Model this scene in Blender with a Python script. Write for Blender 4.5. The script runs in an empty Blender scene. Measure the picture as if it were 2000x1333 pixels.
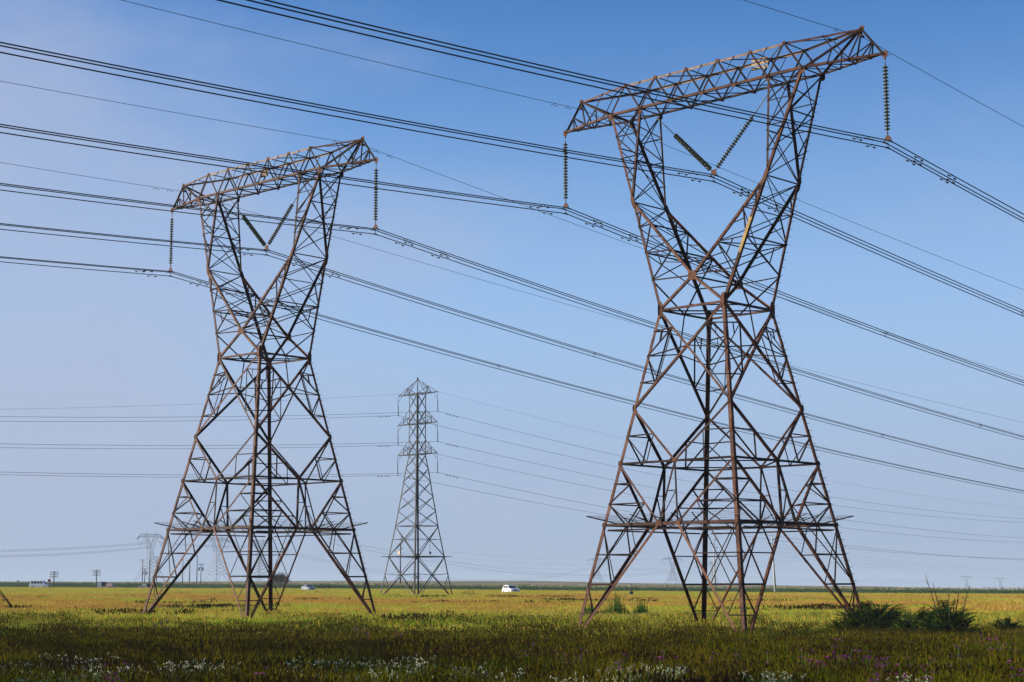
import bpy, math, random
from math import sin, cos, pi, sqrt, atan2, tan, radians, exp
from mathutils import Vector, Matrix, noise
V = Vector
random.seed(7)
scene = bpy.context.scene
COL = scene.collection

# ------------------------------------------------------------ camera model
EYE = 2.7
FPX, PITCH, ROLL = 3316.24, 0.1429, 0.0017
def proj(x, y, z):
    z -= EYE
    c, s = cos(PITCH), sin(PITCH)
    d = y*c+z*s; u = -y*s+z*c
    cr, sr = cos(ROLL), sin(ROLL)
    return 1000+FPX*(x*cr-u*sr)/d, 666.5-FPX*(x*sr+u*cr)/d
def ray(px, py, y):
    """world point at depth y seen at photo pixel"""
    X = (px-1000)/FPX; Y = (666.5-py)/FPX
    cr, sr = cos(ROLL), sin(ROLL)
    r = X*cr+Y*sr; u = -X*sr+Y*cr
    c, s = cos(PITCH), sin(PITCH)
    dy = c-u*s; dz = s+u*c
    k = y/dy
    return V((r*k, y, EYE+dz*k))

# ------------------------------------------------------------ terrain
def lerp(a, b, t): return a+(b-a)*t
def interp(tab, v):
    if v <= tab[0][0]: return tab[0][1]
    for (a, fa), (b, fb) in zip(tab, tab[1:]):
        if v <= b:
            t = (v-a)/(b-a); t = t*t*(3-2*t)
            return fa+(fb-fa)*t
    return tab[-1][1]
CREST = [(-900, 3.6), (-330, 3.6), (-130, 4.5), (0, 4.3), (100, 2.6), (200, .9), (330, -1.6), (900, -2.0)]
BASE = [(-50, -.4), (90, -.4), (126, .12), (260, .7), (330, .8), (430, .88), (560, 1.1)]
def gz(x, y):
    b = interp(BASE, y)
    s = max(0, min(1, (y-100)/350))
    xx = max(-330, min(330, x))
    b -= (.0065 if xx < 0 else .0105)*xx*s
    t = max(0, min(1, (y-560)/500)); t = t*t*(3-2*t)
    if t > 0:
        b = lerp(b, interp(CREST, x*1080/max(y, 500)), t)
        if y > 1150: b -= (y-1150)*.006
    if y > 20:
        b += .10*(noise.noise(V((x*.05, y*.05, 0)))) + .05*noise.noise(V((x*.2, y*.2, 3)))
    return b
def ground_px(px, py, h=0.0, lo=40, hi=900):
    """ground point whose height-h top is seen at photo pixel"""
    best = None
    y = lo
    while y < hi:
        p = ray(px, py, y)
        if p.z <= gz(p.x, p.y)+h: best = p; break
        y *= 1.006
    if best is None: best = ray(px, py, hi)
    return V((best.x, best.y, gz(best.x, best.y)))

# ------------------------------------------------------------ helpers
class MB:
    def __init__(s, auto=False): s.v = []; s.f = []; s.m = []; s.mi = 0; s.auto = auto
    def face(s, idx): s.f.append(idx); s.m.append(s.mi)
    def add(s, vs, fs):
        o = len(s.v); s.v += [tuple(v) for v in vs]
        for f in fs: s.face([i+o for i in f])
    def box(s, c, d, mat=None):
        hx, hy, hz = d[0]/2, d[1]/2, d[2]/2
        vs = [V((x*hx, y*hy, z*hz)) for x in (-1, 1) for y in (-1, 1) for z in (-1, 1)]
        if mat is not None: vs = [mat @ v for v in vs]
        vs = [v+V(c) for v in vs]
        s.add(vs, [(0,1,3,2),(4,6,7,5),(0,4,5,1),(2,3,7,6),(0,2,6,4),(1,5,7,3)])
    def angle(s, a, b, w, n=None, v=None, w2=None, off=0.0):
        """rolled steel angle from a to b; n outward normal of the face it lies in"""
        a = V(a); b = V(b); u = (b-a)
        if s.auto:
            s.mi = 1 if w < .105 else 0
            w *= 1.18 if w < .105 else 1.06
        if u.length < 1e-4: return
        u.normalize()
        if v is None:
            n = V(n); v = n.cross(u)
            if v.length < 1e-4: v = V((1, 0, 0)).cross(u)
            v.normalize(); q = u.cross(v); 
            if q.dot(n) > 0: q = -q
            o = -v*w/2 - q*(off+random.uniform(0, .006))
        else:
            v = V(v); q = V(w2); v = (v-u*v.dot(u)).normalized(); q = (q-u*q.dot(u)).normalized(); o = V((0, 0, 0))
        t = max(.012, w*.13)
        prof = [(0, 0), (w, 0), (w, t), (t, t), (t, w), (0, w)]
        vs = [a+o+v*x+q*y for x, y in prof]+[b+o+v*x+q*y for x, y in prof]
        s.add(vs, [(i, (i+1) % 6, (i+1) % 6+6, i+6) for i in range(6)]+[(5,4,3,2,1,0), (6,7,8,9,10,11)])
    def tube(s, pts, r, n=6, caps=True):
        pts = [V(p) for p in pts]; rings = []
        N = len(pts)
        for i, p in enumerate(pts):
            t = (pts[min(i+1, N-1)]-pts[max(i-1, 0)]).normalized()
            ref = V((0, 0, 1)) if abs(t.z) < .9 else V((1, 0, 0))
            a = t.cross(ref).normalized(); b = t.cross(a)
            rr = r[i] if isinstance(r, (list, tuple)) else r
            rings.append([p+(a*cos(2*pi*k/n)+b*sin(2*pi*k/n))*rr for k in range(n)])
        vs = [v for rg in rings for v in rg]; fs = []
        for i in range(N-1):
            for k in range(n):
                fs.append((i*n+k, i*n+(k+1) % n, (i+1)*n+(k+1) % n, (i+1)*n+k))
        if caps: fs.append(tuple(range(n-1, -1, -1))); fs.append(tuple(range((N-1)*n, N*n)))
        s.add(vs, fs)
    def lathe(s, base, axis, prof, n=14):
        axis = V(axis).normalized(); base = V(base)
        ref = V((0, 1, 0)) if abs(axis.y) < .9 else V((1, 0, 0))
        a = axis.cross(ref).normalized(); b = axis.cross(a)
        vs = []; fs = []
        for r, h in prof:
            for k in range(n): vs.append(base+axis*h+(a*cos(2*pi*k/n)+b*sin(2*pi*k/n))*r)
        for i in range(len(prof)-1):
            for k in range(n): fs.append((i*n+k, i*n+(k+1) % n, (i+1)*n+(k+1) % n, (i+1)*n+k))
        fs.append(tuple(range(n))); fs.append(tuple(range((len(prof)-1)*n, len(prof)*n))[::-1])
        s.add(vs, fs)
    def plate(s, c, u, v, w, h, th=.02):
        """chamfered gusset plate centred at c in plane u,v"""
        u = V(u).normalized(); v = V(v); v = (v-u*v.dot(u)).normalized(); n = u.cross(v); c = V(c)
        if s.auto: s.mi = 2
        o = [(-.5, -.25), (-.25, -.5), (.25, -.5), (.5, -.25), (.5, .25), (.25, .5), (-.25, .5), (-.5, .25)]
        vs = [c+u*x*w+v*y*h-n*th/2 for x, y in o]+[c+u*x*w+v*y*h+n*th/2 for x, y in o]
        s.add(vs, [tuple(range(7, -1, -1)), tuple(range(8, 16))]+[(i, (i+1) % 8, (i+1) % 8+8, i+8) for i in range(8)])
    def build(s, name, mats, parent=None, smooth=False, loc=None):
        me = bpy.data.meshes.new(name); me.from_pydata(s.v, [], s.f)
        if not isinstance(mats, (list, tuple)): mats = [mats]
        for m in mats: me.materials.append(m)
        if len(mats) > 1: me.polygons.foreach_set('material_index', s.m)
        if smooth: me.polygons.foreach_set('use_smooth', [True]*len(me.polygons))
        me.update()
        o = bpy.data.objects.new(name, me); COL.objects.link(o)
        if parent: o.parent = parent
        if loc is not None: o.location = loc
        return o
def tag(o, label=None, cat=None, group=None, kind=None):
    if label: o['label'] = label
    if cat: o['category'] = cat
    if group: o['group'] = group
    if kind: o['kind'] = kind
    return o
def empty(name, loc=(0, 0, 0), rz=0):
    o = bpy.data.objects.new(name, None); COL.objects.link(o)
    o.location = loc; o.rotation_euler = (0, 0, rz); o.empty_display_size = .5
    return o
def copy_tree(o, parent=None):
    c = o.copy(); COL.objects.link(c); c.parent = parent
    for ch in [k for k in bpy.data.objects if k.parent == o and k is not c]: copy_tree(ch, c)
    return c

# ------------------------------------------------------------ materials
def mat(name, col, rough=.7, metal=0, var=None, scale=3, spec=.3, bump=0, coords='Object', detail=6, transl=0, emit=None):
    m = bpy.data.materials.new(name); m.use_nodes = True
    nt = m.node_tree; N = nt.nodes; L = nt.links; b = N['Principled BSDF']
    b.inputs['Base Color'].default_value = (*col, 1); b.inputs['Roughness'].default_value = rough
    b.inputs['Metallic'].default_value = metal; b.inputs['Specular IOR Level'].default_value = spec
    if var or bump:
        if coords == 'World':
            tc = N.new('ShaderNodeNewGeometry').outputs['Position']
        else: tc = N.new('ShaderNodeTexCoord').outputs['Object']
        nz = N.new('ShaderNodeTexNoise'); nz.inputs['Scale'].default_value = scale; nz.inputs['Detail'].default_value = detail
        nz.inputs['Roughness'].default_value = .65
        L.new(tc, nz.inputs['Vector'])
        if var:
            cr = N.new('ShaderNodeValToRGB'); e = cr.color_ramp.elements
            cols = [col]+list(var); n = len(cols)
            e[0].position = .32; e[0].color = (*cols[0], 1); e[1].position = .68; e[1].color = (*cols[-1], 1)
            for i in range(1, n-1):
                k = e.new(.32+.36*i/(n-1)); k.color = (*cols[i], 1)
            L.new(nz.outputs['Fac'], cr.inputs['Fac']); L.new(cr.outputs['Color'], b.inputs['Base Color'])
            if name in ('rusty_steel', 'dark_rusty_steel'):
                gi = N.new('ShaderNodeNewGeometry'); ma = N.new('ShaderNodeMath'); ma.operation = 'MULTIPLY_ADD'; ma.inputs[1].default_value = .34
                sb = N.new('ShaderNodeMath'); sb.operation = 'SUBTRACT'; sb.inputs[1].default_value = .17
                L.new(gi.outputs['Random Per Island'], ma.inputs[0]); L.new(nz.outputs['Fac'], ma.inputs[2]); L.new(ma.outputs[0], sb.inputs[0]); L.new(sb.outputs[0], cr.inputs['Fac'])
        if bump:
            bp = N.new('ShaderNodeBump'); bp.inputs['Strength'].default_value = bump; bp.inputs['Distance'].default_value = .02
            L.new(nz.outputs['Fac'], bp.inputs['Height']); L.new(bp.outputs['Normal'], b.inputs['Normal'])
    return m

M = {}
M['rust'] = mat('rusty_steel', (.016, .007, .005), .65, 0, [(.028, .009, .005), (.060, .018, .008), (.095, .038, .019)], 1.6, .12, .25, detail=9)
M['rust_dark'] = mat('dark_rusty_steel', (.006, .003, .003), .7, 0, [(.012, .005, .003), (.026, .009, .005)], 1.3, .08, .2, detail=8)
M['rust_light'] = mat('sunlit_toned_steel', (.07, .03, .018), .6, 0, [(.14, .085, .062), (.22, .16, .125)], 2.4, .15, .2, detail=8)  # sunlit brightness of the top chord is put into this paler colour
M['gusset'] = mat('orange_rust_plate', (.04, .016, .008), .7, 0, [(.09, .034, .016), (.07, .04, .024)], 5, .1, .3)
M['darksteel'] = mat('dark_hardware', (.010, .011, .013), .6, 0)
M['wire'] = mat('aluminium_conductor', (.008, .009, .012), .7, 0)
M['glass'] = mat('green_brown_glass_disc', (.02, .032, .014), .2, 0, [(.065, .08, .035), (.04, .04, .018)], 20, .6)
M['cap'] = mat('insulator_cap', (.10, .09, .06), .5, .4)
M['grey'] = mat('grey_galvanised_steel', (.012, .014, .018), .7, 0, [(.022, .024, .028)], 2)
M['hazesteel'] = mat('haze_toned_steel', (.12, .13, .15), .6, 0, [(.17, .18, .20)], 1)  # distance haze is put into this paler grey for the far pylons
M['yellow'] = mat('yellow_sign_paint', (.28, .18, .04), .7)
M['ink'] = mat('black_sign_paint', (.02, .02, .02), .6)
M['plate'] = mat('cream_number_plate', (.42, .35, .24), .5, 0, [(.35, .22, .13)], 6)
M['rustplate'] = mat('rusted_number_plate', (.06, .026, .017), .7, 0, [(.09, .042, .028)], 6)
M['orange'] = mat('orange_box_paint', (.75, .30, .14), .5)
M['concrete'] = mat('pale_concrete_pole', (.42, .42, .41), .8, 0, [(.34, .34, .33)], 3)
M['wood'] = mat('weathered_wood_pole', (.07, .06, .05), .85, 0, [(.045, .04, .035)], 3)
M['white'] = mat('white_car_paint', (.80, .79, .77), .3, 0, spec=.5)
M['silver'] = mat('silver_car_paint', (.30, .32, .36), .3, .5)
M['darkblue'] = mat('dark_teal_car_paint', (.02, .035, .042), .8, 0, spec=.1)
M['carglass'] = mat('car_glass', (.012, .016, .025), .12, 0, spec=.6)
M['tyre'] = mat('tyre_rubber', (.02, .02, .02), .85)
M['rim'] = mat('wheel_rim', (.35, .35, .36), .4, .6)
M['black'] = mat('black_plastic', (.015, .015, .018), .5)
M['lamp'] = mat('headlight_glass', (.75, .75, .72), .15, 0, spec=.7)
M['red'] = mat('red_sign_paint', (.45, .03, .035), .5)
M['pink'] = mat('faded_red_tarp', (.35, .24, .25), .7)
M['asphalt'] = mat('asphalt', (.05, .05, .05), .9, 0, [(.065, .062, .06)], 2)
M['signgrey'] = mat('dark_blue_grey_box_paint', (.07, .08, .11), .6)

def leafmat(name, c0, c1, c2, scale=.12, transl=.3, rough=.75, stretch=(1, 1, 1), objrand=.4, tight=.14):
    """foliage colour varies with place in the world and from clump to clump"""
    m = bpy.data.materials.new(name); m.use_nodes = True
    nt = m.node_tree; N = nt.nodes; L = nt.links; b = N['Principled BSDF']; out = N['Material Output']
    b.inputs['Roughness'].default_value = rough; b.inputs['Specular IOR Level'].default_value = 0.0
    g = N.new('ShaderNodeNewGeometry'); mp = N.new('ShaderNodeMapping'); mp.inputs['Scale'].default_value = stretch
    L.new(g.outputs['Position'], mp.inputs['Vector'])
    nz = N.new('ShaderNodeTexNoise'); nz.inputs['Scale'].default_value = scale; nz.inputs['Detail'].default_value = 5
    nz.inputs['Roughness'].default_value = .6; L.new(mp.outputs['Vector'], nz.inputs['Vector'])
    ma = N.new('ShaderNodeMath'); ma.operation = 'MULTIPLY_ADD'
    ma.inputs[1].default_value = objrand; L.new(g.outputs['Random Per Island'], ma.inputs[0])
    m2 = N.new('ShaderNodeMath'); m2.operation = 'SUBTRACT'; m2.inputs[1].default_value = objrand/2
    L.new(nz.outputs['Fac'], ma.inputs[2]); L.new(ma.outputs[0], m2.inputs[0])
    cr = N.new('ShaderNodeValToRGB'); e = cr.color_ramp.elements
    e[0].position = .5-tight; e[0].color = (*c0, 1); e[1].position = .5+tight; e[1].color = (*c2, 1); k = e.new(.5); k.color = (*c1, 1)
    L.new(m2.outputs[0], cr.inputs['Fac']); L.new(cr.outputs['Color'], b.inputs['Base Color'])
    if transl:
        tr = N.new('ShaderNodeBsdfTranslucent'); L.new(cr.outputs['Color'], tr.inputs['Color'])
        mx = N.new('ShaderNodeMixShader'); mx.inputs[0].default_value = transl
        L.new(b.outputs[0], mx.inputs[1]); L.new(tr.outputs[0], mx.inputs[2]); L.new(mx.outputs[0], out.inputs['Surface'])
    return m
M['grass'] = leafmat('shade_toned_grass_blade', (.03, .06, .002), (.075, .095, .003), (.19, .165, .006), .09, stretch=(1, 1.7, 1), objrand=.26)  # foreground shade is put into this darker green
M['meadow'] = leafmat('sun_toned_grass_blade', (.20, .42, .02), (.38, .54, .045), (.60, .58, .12), .035, stretch=(1, 2.2, 1), objrand=.16, tight=.11)  # sunlight on the far meadow is put into this brighter colour
M['straw'] = leafmat('ripe_grass_stem', (.18, .16, .008), (.25, .20, .012), (.26, .16, .015), .05, objrand=.4)
M['straw2'] = leafmat('pale_ripe_head', (.42, .40, .05), (.58, .46, .08), (.62, .42, .10), .05)
M['seed'] = leafmat('brown_seed_head', (.04, .026, .005), (.065, .038, .008), (.10, .055, .015), .06, .15, objrand=.5)
M['redgrass'] = leafmat('red_brown_seed_grass', (.52, .30, .08), (.64, .36, .10), (.62, .48, .10), .08, .25, objrand=.5)
M['weed'] = leafmat('dark_green_weed', (.04, .12, .012), (.07, .18, .018), (.13, .26, .03), .5, .3)
M['fern'] = leafmat('deep_green_frond', (.010, .030, .003), (.022, .055, .005), (.10, .15, .012), 1.6, .2, .5, objrand=.1)  # last, yellowest tone puts sunlit leaflets into the colour
M['scrub'] = leafmat('dark_scrub_leaf', (.035, .05, .02), (.05, .065, .025), (.08, .08, .035), .8, .2)
M['redscrub'] = leafmat('purple_brown_scrub_leaf', (.07, .045, .04), (.10, .06, .05), (.09, .09, .04), .8, .2)
M['silverleaf'] = leafmat('silver_grey_leaf', (.09, .12, .04), (.14, .18, .065), (.21, .25, .11), 2, .25, objrand=.3)
M['whitebud'] = mat('white_papery_bud', (.50, .52, .36), .8)
M['purple'] = leafmat('purple_petal', (.22, .03, .18), (.34, .05, .27), (.44, .09, .35), 3, .3, objrand=.5)
M['stem'] = mat('dry_brown_stem', (.08, .055, .035), .85)
M['maize'] = leafmat('maize_leaf', (.05, .12, .04), (.09, .17, .06), (.14, .22, .08), .06, .3, objrand=.4)
M['tassel'] = mat('maize_tassel', (.24, .21, .11), .8)
M['bark'] = mat('grey_bark', (.09, .07, .055), .9, 0, [(.14, .11, .085)], 3)
M['treeleaf'] = leafmat('added_tree_leaf', (.03, .06, .025), (.045, .08, .035), (.07, .10, .05), .2, .1)
M['bluetree'] = leafmat('grey_green_leaf', (.03, .05, .03), (.04, .06, .035), (.05, .07, .04), .2, .1)

def ground_material():
    m = bpy.data.materials.new('meadow_soil_and_thatch'); m.use_nodes = True
    nt = m.node_tree; N = nt.nodes; L = nt.links; b = N['Principled BSDF']; b.inputs['Roughness'].default_value = .95
    b.inputs['Specular IOR Level'].default_value = .05
    g = N.new('ShaderNodeNewGeometry'); mp = N.new('ShaderNodeMapping'); mp.inputs['Scale'].default_value = (1, 1.7, 1)
    L.new(g.outputs['Position'], mp.inputs['Vector'])
    n1 = N.new('ShaderNodeTexNoise'); n1.inputs['Scale'].default_value = .045; n1.inputs['Detail'].default_value = 6
    n2 = N.new('ShaderNodeTexNoise'); n2.inputs['Scale'].default_value = 1.7; n2.inputs['Detail'].default_value = 6
    for n in (n1, n2): L.new(mp.outputs['Vector'], n.inputs['Vector'])
    cr = N.new('ShaderNodeValToRGB'); e = cr.color_ramp.elements
    e[0].position = .36; e[0].color = (.04, .055, .004, 1); e[1].position = .64; e[1].color = (.13, .125, .014, 1)
    k = e.new(.5); k.color = (.07, .085, .008, 1)
    mx = N.new('ShaderNodeMixRGB'); mx.blend_type = 'MULTIPLY'; mx.inputs[0].default_value = .6
    cr2 = N.new('ShaderNodeValToRGB'); cr2.color_ramp.elements[0].color = (.45, .42, .36, 1); cr2.color_ramp.elements[1].color = (1.1, 1.05, .95, 1)
    L.new(n1.outputs['Fac'], cr.inputs['Fac']); L.new(n2.outputs['Fac'], cr2.inputs['Fac'])
    L.new(cr.outputs['Color'], mx.inputs[1]); L.new(cr2.outputs['Color'], mx.inputs[2]); L.new(mx.outputs[0], b.inputs['Base Color'])
    return m
M['ground'] = ground_material()
M['canopy'] = mat('tasselled_maize_canopy', (.10, .13, .06), .95, 0, [(.16, .17, .08), (.30, .24, .15), (.34, .27, .18)], .022, .05, 0, 'World', 8)

# ------------------------------------------------------------ the two big pylons
S = .465
wH, slope = 5.1268, .192
def half(z): return (wH - slope*z)      # in fit units, lower body (z<=0)
zW, zM, zD, zP, zF = .14, -12.37, -19.28, -26.87, -41.4
yQ, zQ, xK, yK, zK = 4.78, 4.02, 10.59, 3.53, 15.25
yb, xo, xi, zb, zt, xt = 2.145, 15.36, 10.19, 28.0, 31.77, 12.73
xe, ze, xa, za = 22.47, 31.85, 25.5, 27.96
def U(x, y, z): return V((x*S, y*S, z*S))
def corner(sx, sy, z): h = half(z); return U(sx*h, sy*h, z)
def mix(a, b, t): return a+(b-a)*t

def make_pylon(name):
    root = empty(name)
    R = [M['rust'], M['rust_dark'], M['gusset']]
    # legs -------------------------------------------------------------
    for sx, sy in ((-1, -1), (1, -1), (1, 1), (-1, 1)):
        m = MB(True)
        m.angle(corner(sx, sy, zF), corner(sx, sy, zP), .21, v=(-sx, 0, 0), w2=(0, -sy, 0))
        m.angle(corner(sx, sy, zP), corner(sx, sy, zM), .20, v=(-sx, 0, 0), w2=(0, -sy, 0))
        m.angle(corner(sx, sy, zM), corner(sx, sy, zW), .18, v=(-sx, 0, 0), w2=(0, -sy, 0))
        for z in (-33, -23, -15.5, -8, -4): # splice cover plates
            c = corner(sx, sy, z); d = (corner(sx, sy, z+1)-c).normalized()
            m.plate(c+V((-sx*.1, sy*.014, 0)), d, (1, 0, 0), .75, .17, .018); m.plate(c+V((sx*.014, -sy*.1, 0)), d, (0, 1, 0), .75, .17, .018)
        if sx == 1 and sy == 1:
            m.mi = 1; b = m; z = -38.
            while z < 0:
                c = corner(sx, sy, z); b.tube([c, c+V((.17, .05, 0) if int(z*1.3) % 2 else (.05, .17, 0))], .013, 5); z += .85
        m.build('leg', R, root)
    # faces ------------------------------------------------------------
    faces = [((-1, -1), (1, -1), V((0, -1, 0))), ((1, -1), (1, 1), V((1, 0, 0))), ((1, 1), (-1, 1), V((0, 1, 0))), ((-1, 1), (-1, -1), V((-1, 0, 0)))]
    diagn = {}
    for fi, (ca, cb, n) in enumerate(faces):
        m = MB(True)
        A = lambda z: corner(ca[0], ca[1], z)
        B = lambda z: corner(cb[0], cb[1], z)
        P = lambda u, z: mix(A(z), B(z), (1+u)/2)
        ang = lambda a, b, w: m.angle(a, b, w, n, off=.02)
        along = (B(0)-A(0)).normalized()
        # waist to M: big X
        f = half(zW)/(half(zW)+half(zM)); C = P(0, zW+(zM-zW)*f)
        ang(A(zW), B(zM), .13); m.angle(B(zW), A(zM), .13, n, off=.035)
        Dm = P(0, zD); Pa, Pb = P(-.14, zP), P(.14, zP)
        for X, Pn, sg in ((A, Pa, -1), (B, Pb, 1)):
            lw = lambda t: X(zW+(zM-zW)*t)
            l1, l2, l3 = lw(.22), lw(.47), lw(.74)
            d1 = mix(X(zW), C, .48); d2 = mix(C, X(zM), .54)
            for a, b in ((l1, d1), (l2, C), (l2, d1), (l2, d2), (l3, d2), (d1, d2)): ang(a, b, .06)
            ang(mix(l1, d1, .5), mix(l2, d1, .55), .045)
            # M to D
            m.angle(X(zM), Dm, .13, n, off=.03)
            ln = X((zM+zD)/2); dn = mix(X(zM), Dm, .49); cm = mix(X(zD), Dm, .5)
            for a, b in ((ln, dn), (ln, cm), (dn, cm)): ang(a, b, .06)
            # D to P
            m.angle(X(zD), Pn, .12, n, off=.03); ang(Dm, Pn, .10)
            a1, a2 = X(lerp(zD, zP, .33)), X(lerp(zD, zP, .66))
            e1, e2 = mix(X(zD), Pn, .33), mix(X(zD), Pn, .66); m0 = mix(X(zP), Pn, .5)
            diagn[(fi, sg)] = (e1, e2)
            for a, b in ((a1, e1), (a2, e2), (e1, a2), (a2, m0), (e2, m0)): ang(a, b, .06)
            # P to foot
            F = X(zF); m.angle(Pn, F, .14, n, off=.03)
            A1, A2, A3 = [X(lerp(zP, zF, t)) for t in (.25, .5, .74)]
            B1, B2, B3 = [mix(Pn, F, t) for t in (.25, .5, .74)]
            ang(A1, B1, .055); ang(A2, B2, .085); ang(A3, B3, .05)
            for a, b in ((X(zP), B2), (m0, A2), (m0, B1), (A2, B3)): ang(a, b, .055)
            m.plate(X(zM)+n*.02-along*sg*.06, along, (0, 0, 1), .26, .46); m.plate(X(zD)+n*.02-along*sg*.06, along, (0, 0, 1), .24, .34)
            m.plate(X(zP)+n*.02-along*sg*.06, along, (0, 0, 1), .24, .3); m.plate(Pn+n*.02, along, (0, 0, 1), .36, .26)
            m.plate(X(zW)+n*.025-along*sg*.08, (0, 0, 1), along, 1.0, .36)
        ang(mix(Dm, Pa, .48), mix(Dm, Pb, .48), .05); ang(mix(Dm, Pb, .48), Pa, .05)
        ang(A(zD), B(zD), .10)
        m.angle(A(zP), B(zP), .15, n, off=-.02); m.angle(mix(A(zP), Pa, .1)-V((0, 0, .3)), mix(B(zP), Pb, .1)-V((0, 0, .3)), .07, n, off=.05)
        m.angle(A(zW), B(zW), .12, n, off=.01)
        ang(mix(A(zW), B(zW), .5)+V((0, 0, 0)), C+V((0, 0, .0)), .05) if fi in (1, 3) else None
        m.plate(Dm+n*.02, along, (0, 0, 1), .3, .3); m.plate(C+n*.02, along, (0, 0, 1), .2, .22)
        m.build('face_bracing', R, root)
    # corner ties between neighbouring faces, plan bracing
    m = MB(True)
    for fi in range(4):
        for k in (0, 1):
            t_ = MB(True); t_.angle(diagn[(fi, 1)][k], diagn[((fi+1) % 4, -1)][k], .055, (0, 0, 1)); t_.build('corner_tie', R, root)
    c4 = [corner(*c, zW) for c in ((-1, -1), (1, -1), (1, 1), (-1, 1))]
    m.angle(c4[0], c4[2], .07, (0, 0, 1)); m.angle(c4[1], c4[3], .07, (0, 0, 1), off=.05)
    mids = [(c4[i]+c4[(i+1) % 4])/2 for i in range(4)]
    for i in range(4): m.angle(mids[i], mids[(i+1) % 4], .06, (0, 0, 1), off=.09)
    m.build('plan_bracing', R, root); m = MB(True)
    p4 = [corner(*c, zP) for c in ((-1, -1), (1, -1), (1, 1), (-1, 1))]
    for i in range(4):
        a, b, c = p4[i], p4[(i+1) % 4], p4[(i+2) % 4]
        m.angle(mix(a, b, .57), mix(b, c, .43), .07, (0, 0, 1), off=.02)
    m.build('plan_bracing', R, root); m = MB(True)
    d4 = [corner(*c, zD) for c in ((-1, -1), (1, -1), (1, 1), (-1, 1))]
    dm = [(d4[i]+d4[(i+1) % 4])/2 for i in range(4)]
    for i in range(4): m.angle(dm[i], dm[(i+1) % 4], .06, (0, 0, 1), off=.02)
    m.build('plan_bracing', R, root)
    # window columns ---------------------------------------------------
    for sx in (-1, 1):
        m = MB(True); hx = V((sx, 0, 0))
        for sy in (-1, 1):
            n = V((0, sy, 0))
            Wc = corner(sx, sy, zW); K = U(sx*xK, sy*yK, zK); Q = U(0, sy*yQ, zQ); O = U(sx*xo, sy*yb, zb); I = U(sx*xi, sy*yb, zb)
            m.angle(Wc, K, .17, v=(-sx, 0, 0), w2=(0, -sy, 0)); m.angle(K, O, .15, v=(-sx, 0, 0), w2=(0, -sy, 0))
            m.angle(Q, K, .14, n, off=.01); m.angle(K, I, .13, v=(sx, 0, 0), w2=(0, -sy, 0))
            m.angle(Wc, Q, .14, n, off=.03)
            o = [mix(Wc, K, t) for t in (.27, .52, .76, .88)]; i_ = [mix(Q, K, t) for t in (.34, .69, .86)]
            for a, b in ((o[0], Q), (o[0], i_[0]), (o[1], i_[0]), (o[1], i_[1]), (o[2], i_[1]), (o[2], i_[2]), (o[3], i_[2])): m.angle(a, b, .06, n, off=.02)
            m.angle(mix(o[0], i_[0], .5), mix(o[1], i_[0], .45), .045, n, off=.03)
            m.angle(mix(Q, i_[0], .5), mix(o[0], i_[0], .6), .045, n, off=.03)
            m.angle(mix(i_[0], i_[1], .5), mix(o[1], i_[1], .6), .045, n, off=.03)
            ou = [mix(K, O, t) for t in (.25, .5, .75)]; iu = [mix(K, I, t) for t in (.25, .5, .75)]
            for a, b in zip(ou, iu): m.angle(a, b, .055, n, off=.02)
            for a, b in ((iu[0], ou[1]), (iu[1], ou[2]), (iu[2], O), (ou[2], I)): m.angle(a, b, .055, n, off=.03)
            m.plate(K+n*.03+V((-sx*.05, 0, 0)), (K-Wc), (1, 0, 0), .9, .24); m.plate(O+n*.03-V((0, 0, .1)), (1, 0, 0), (0, 0, 1), .30, .4); m.plate(I+n*.03-V((0, 0, .1)), (1, 0, 0), (0, 0, 1), .22, .36)
            if sx > 0: m.plate(Q+n*.035, (1, 0, 0), (0, 0, 1), .62, .55)
        g = lambda a, b, t, sy: mix(a(sy), b(sy), t)
        Wf = lambda sy: corner(sx, sy, zW)
        Kf = lambda sy: U(sx*xK, sy*yK, zK)
        Qf = lambda sy: U(0, sy*yQ, zQ)
        Of = lambda sy: U(sx*xo, sy*yb, zb)
        If = lambda sy: U(sx*xi, sy*yb, zb)
        def xpan(a, b, t0, t1, w, n, horiz=False):
            m.angle(g(a, b, t0, -1), g(a, b, t1, 1), w, n, off=.02); m.angle(g(a, b, t0, 1), g(a, b, t1, -1), w, n, off=.035)
            if horiz: m.angle(g(a, b, t1, -1), g(a, b, t1, 1), w, n, off=.01)
        # outer face
        wm = (Wf(-1)+Wf(1))/2
        for sy in (-1, 1): m.angle(g(Wf, Kf, .27, sy), wm, .06, hx, off=.02)
        xpan(Wf, Kf, .27, .52, .06, hx, True); xpan(Wf, Kf, .52, .76, .055, hx); xpan(Wf, Kf, .76, 1, .055, hx, True)
        for t0, t1 in ((0, .3), (.3, .62), (.62, 1)): xpan(Kf, Of, t0, t1, .055, hx, t1 == .62)
        # inner face
        ni = V((-sx, 0, .6))
        xpan(Qf, Kf, .02, .34, .06, ni, True); xpan(Qf, Kf, .34, .69, .055, ni, True); xpan(Qf, Kf, .69, 1, .05, ni)
        ni = V((-sx, 0, 0))
        for t0, t1 in ((0, .45), (.45, 1)): xpan(Kf, If, t0, t1, .06, ni, t1 == .45)
        # diaphragm at second panel point
        for sy in (-1, 1): m.angle(g(Wf, Kf, .52, sy), g(Qf, Kf, .34, -sy), .05, (0, 0, 1))
        if sx == 1:
            m.mi = 1; b = m; t = .02
            while t < .98:
                c = mix(corner(1, 1, zW), U(xo, yb, zb), t); b.tube([c, c+V((.16, .04, 0))], .012, 5); t += .033
        m.build('window_column', R, root)
    m = MB(True)
    m.angle(U(0, -yQ, zQ), U(0, yQ, zQ), .09, (0, 0, 1))
    m.build('crotch_tie', R, root)
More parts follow.
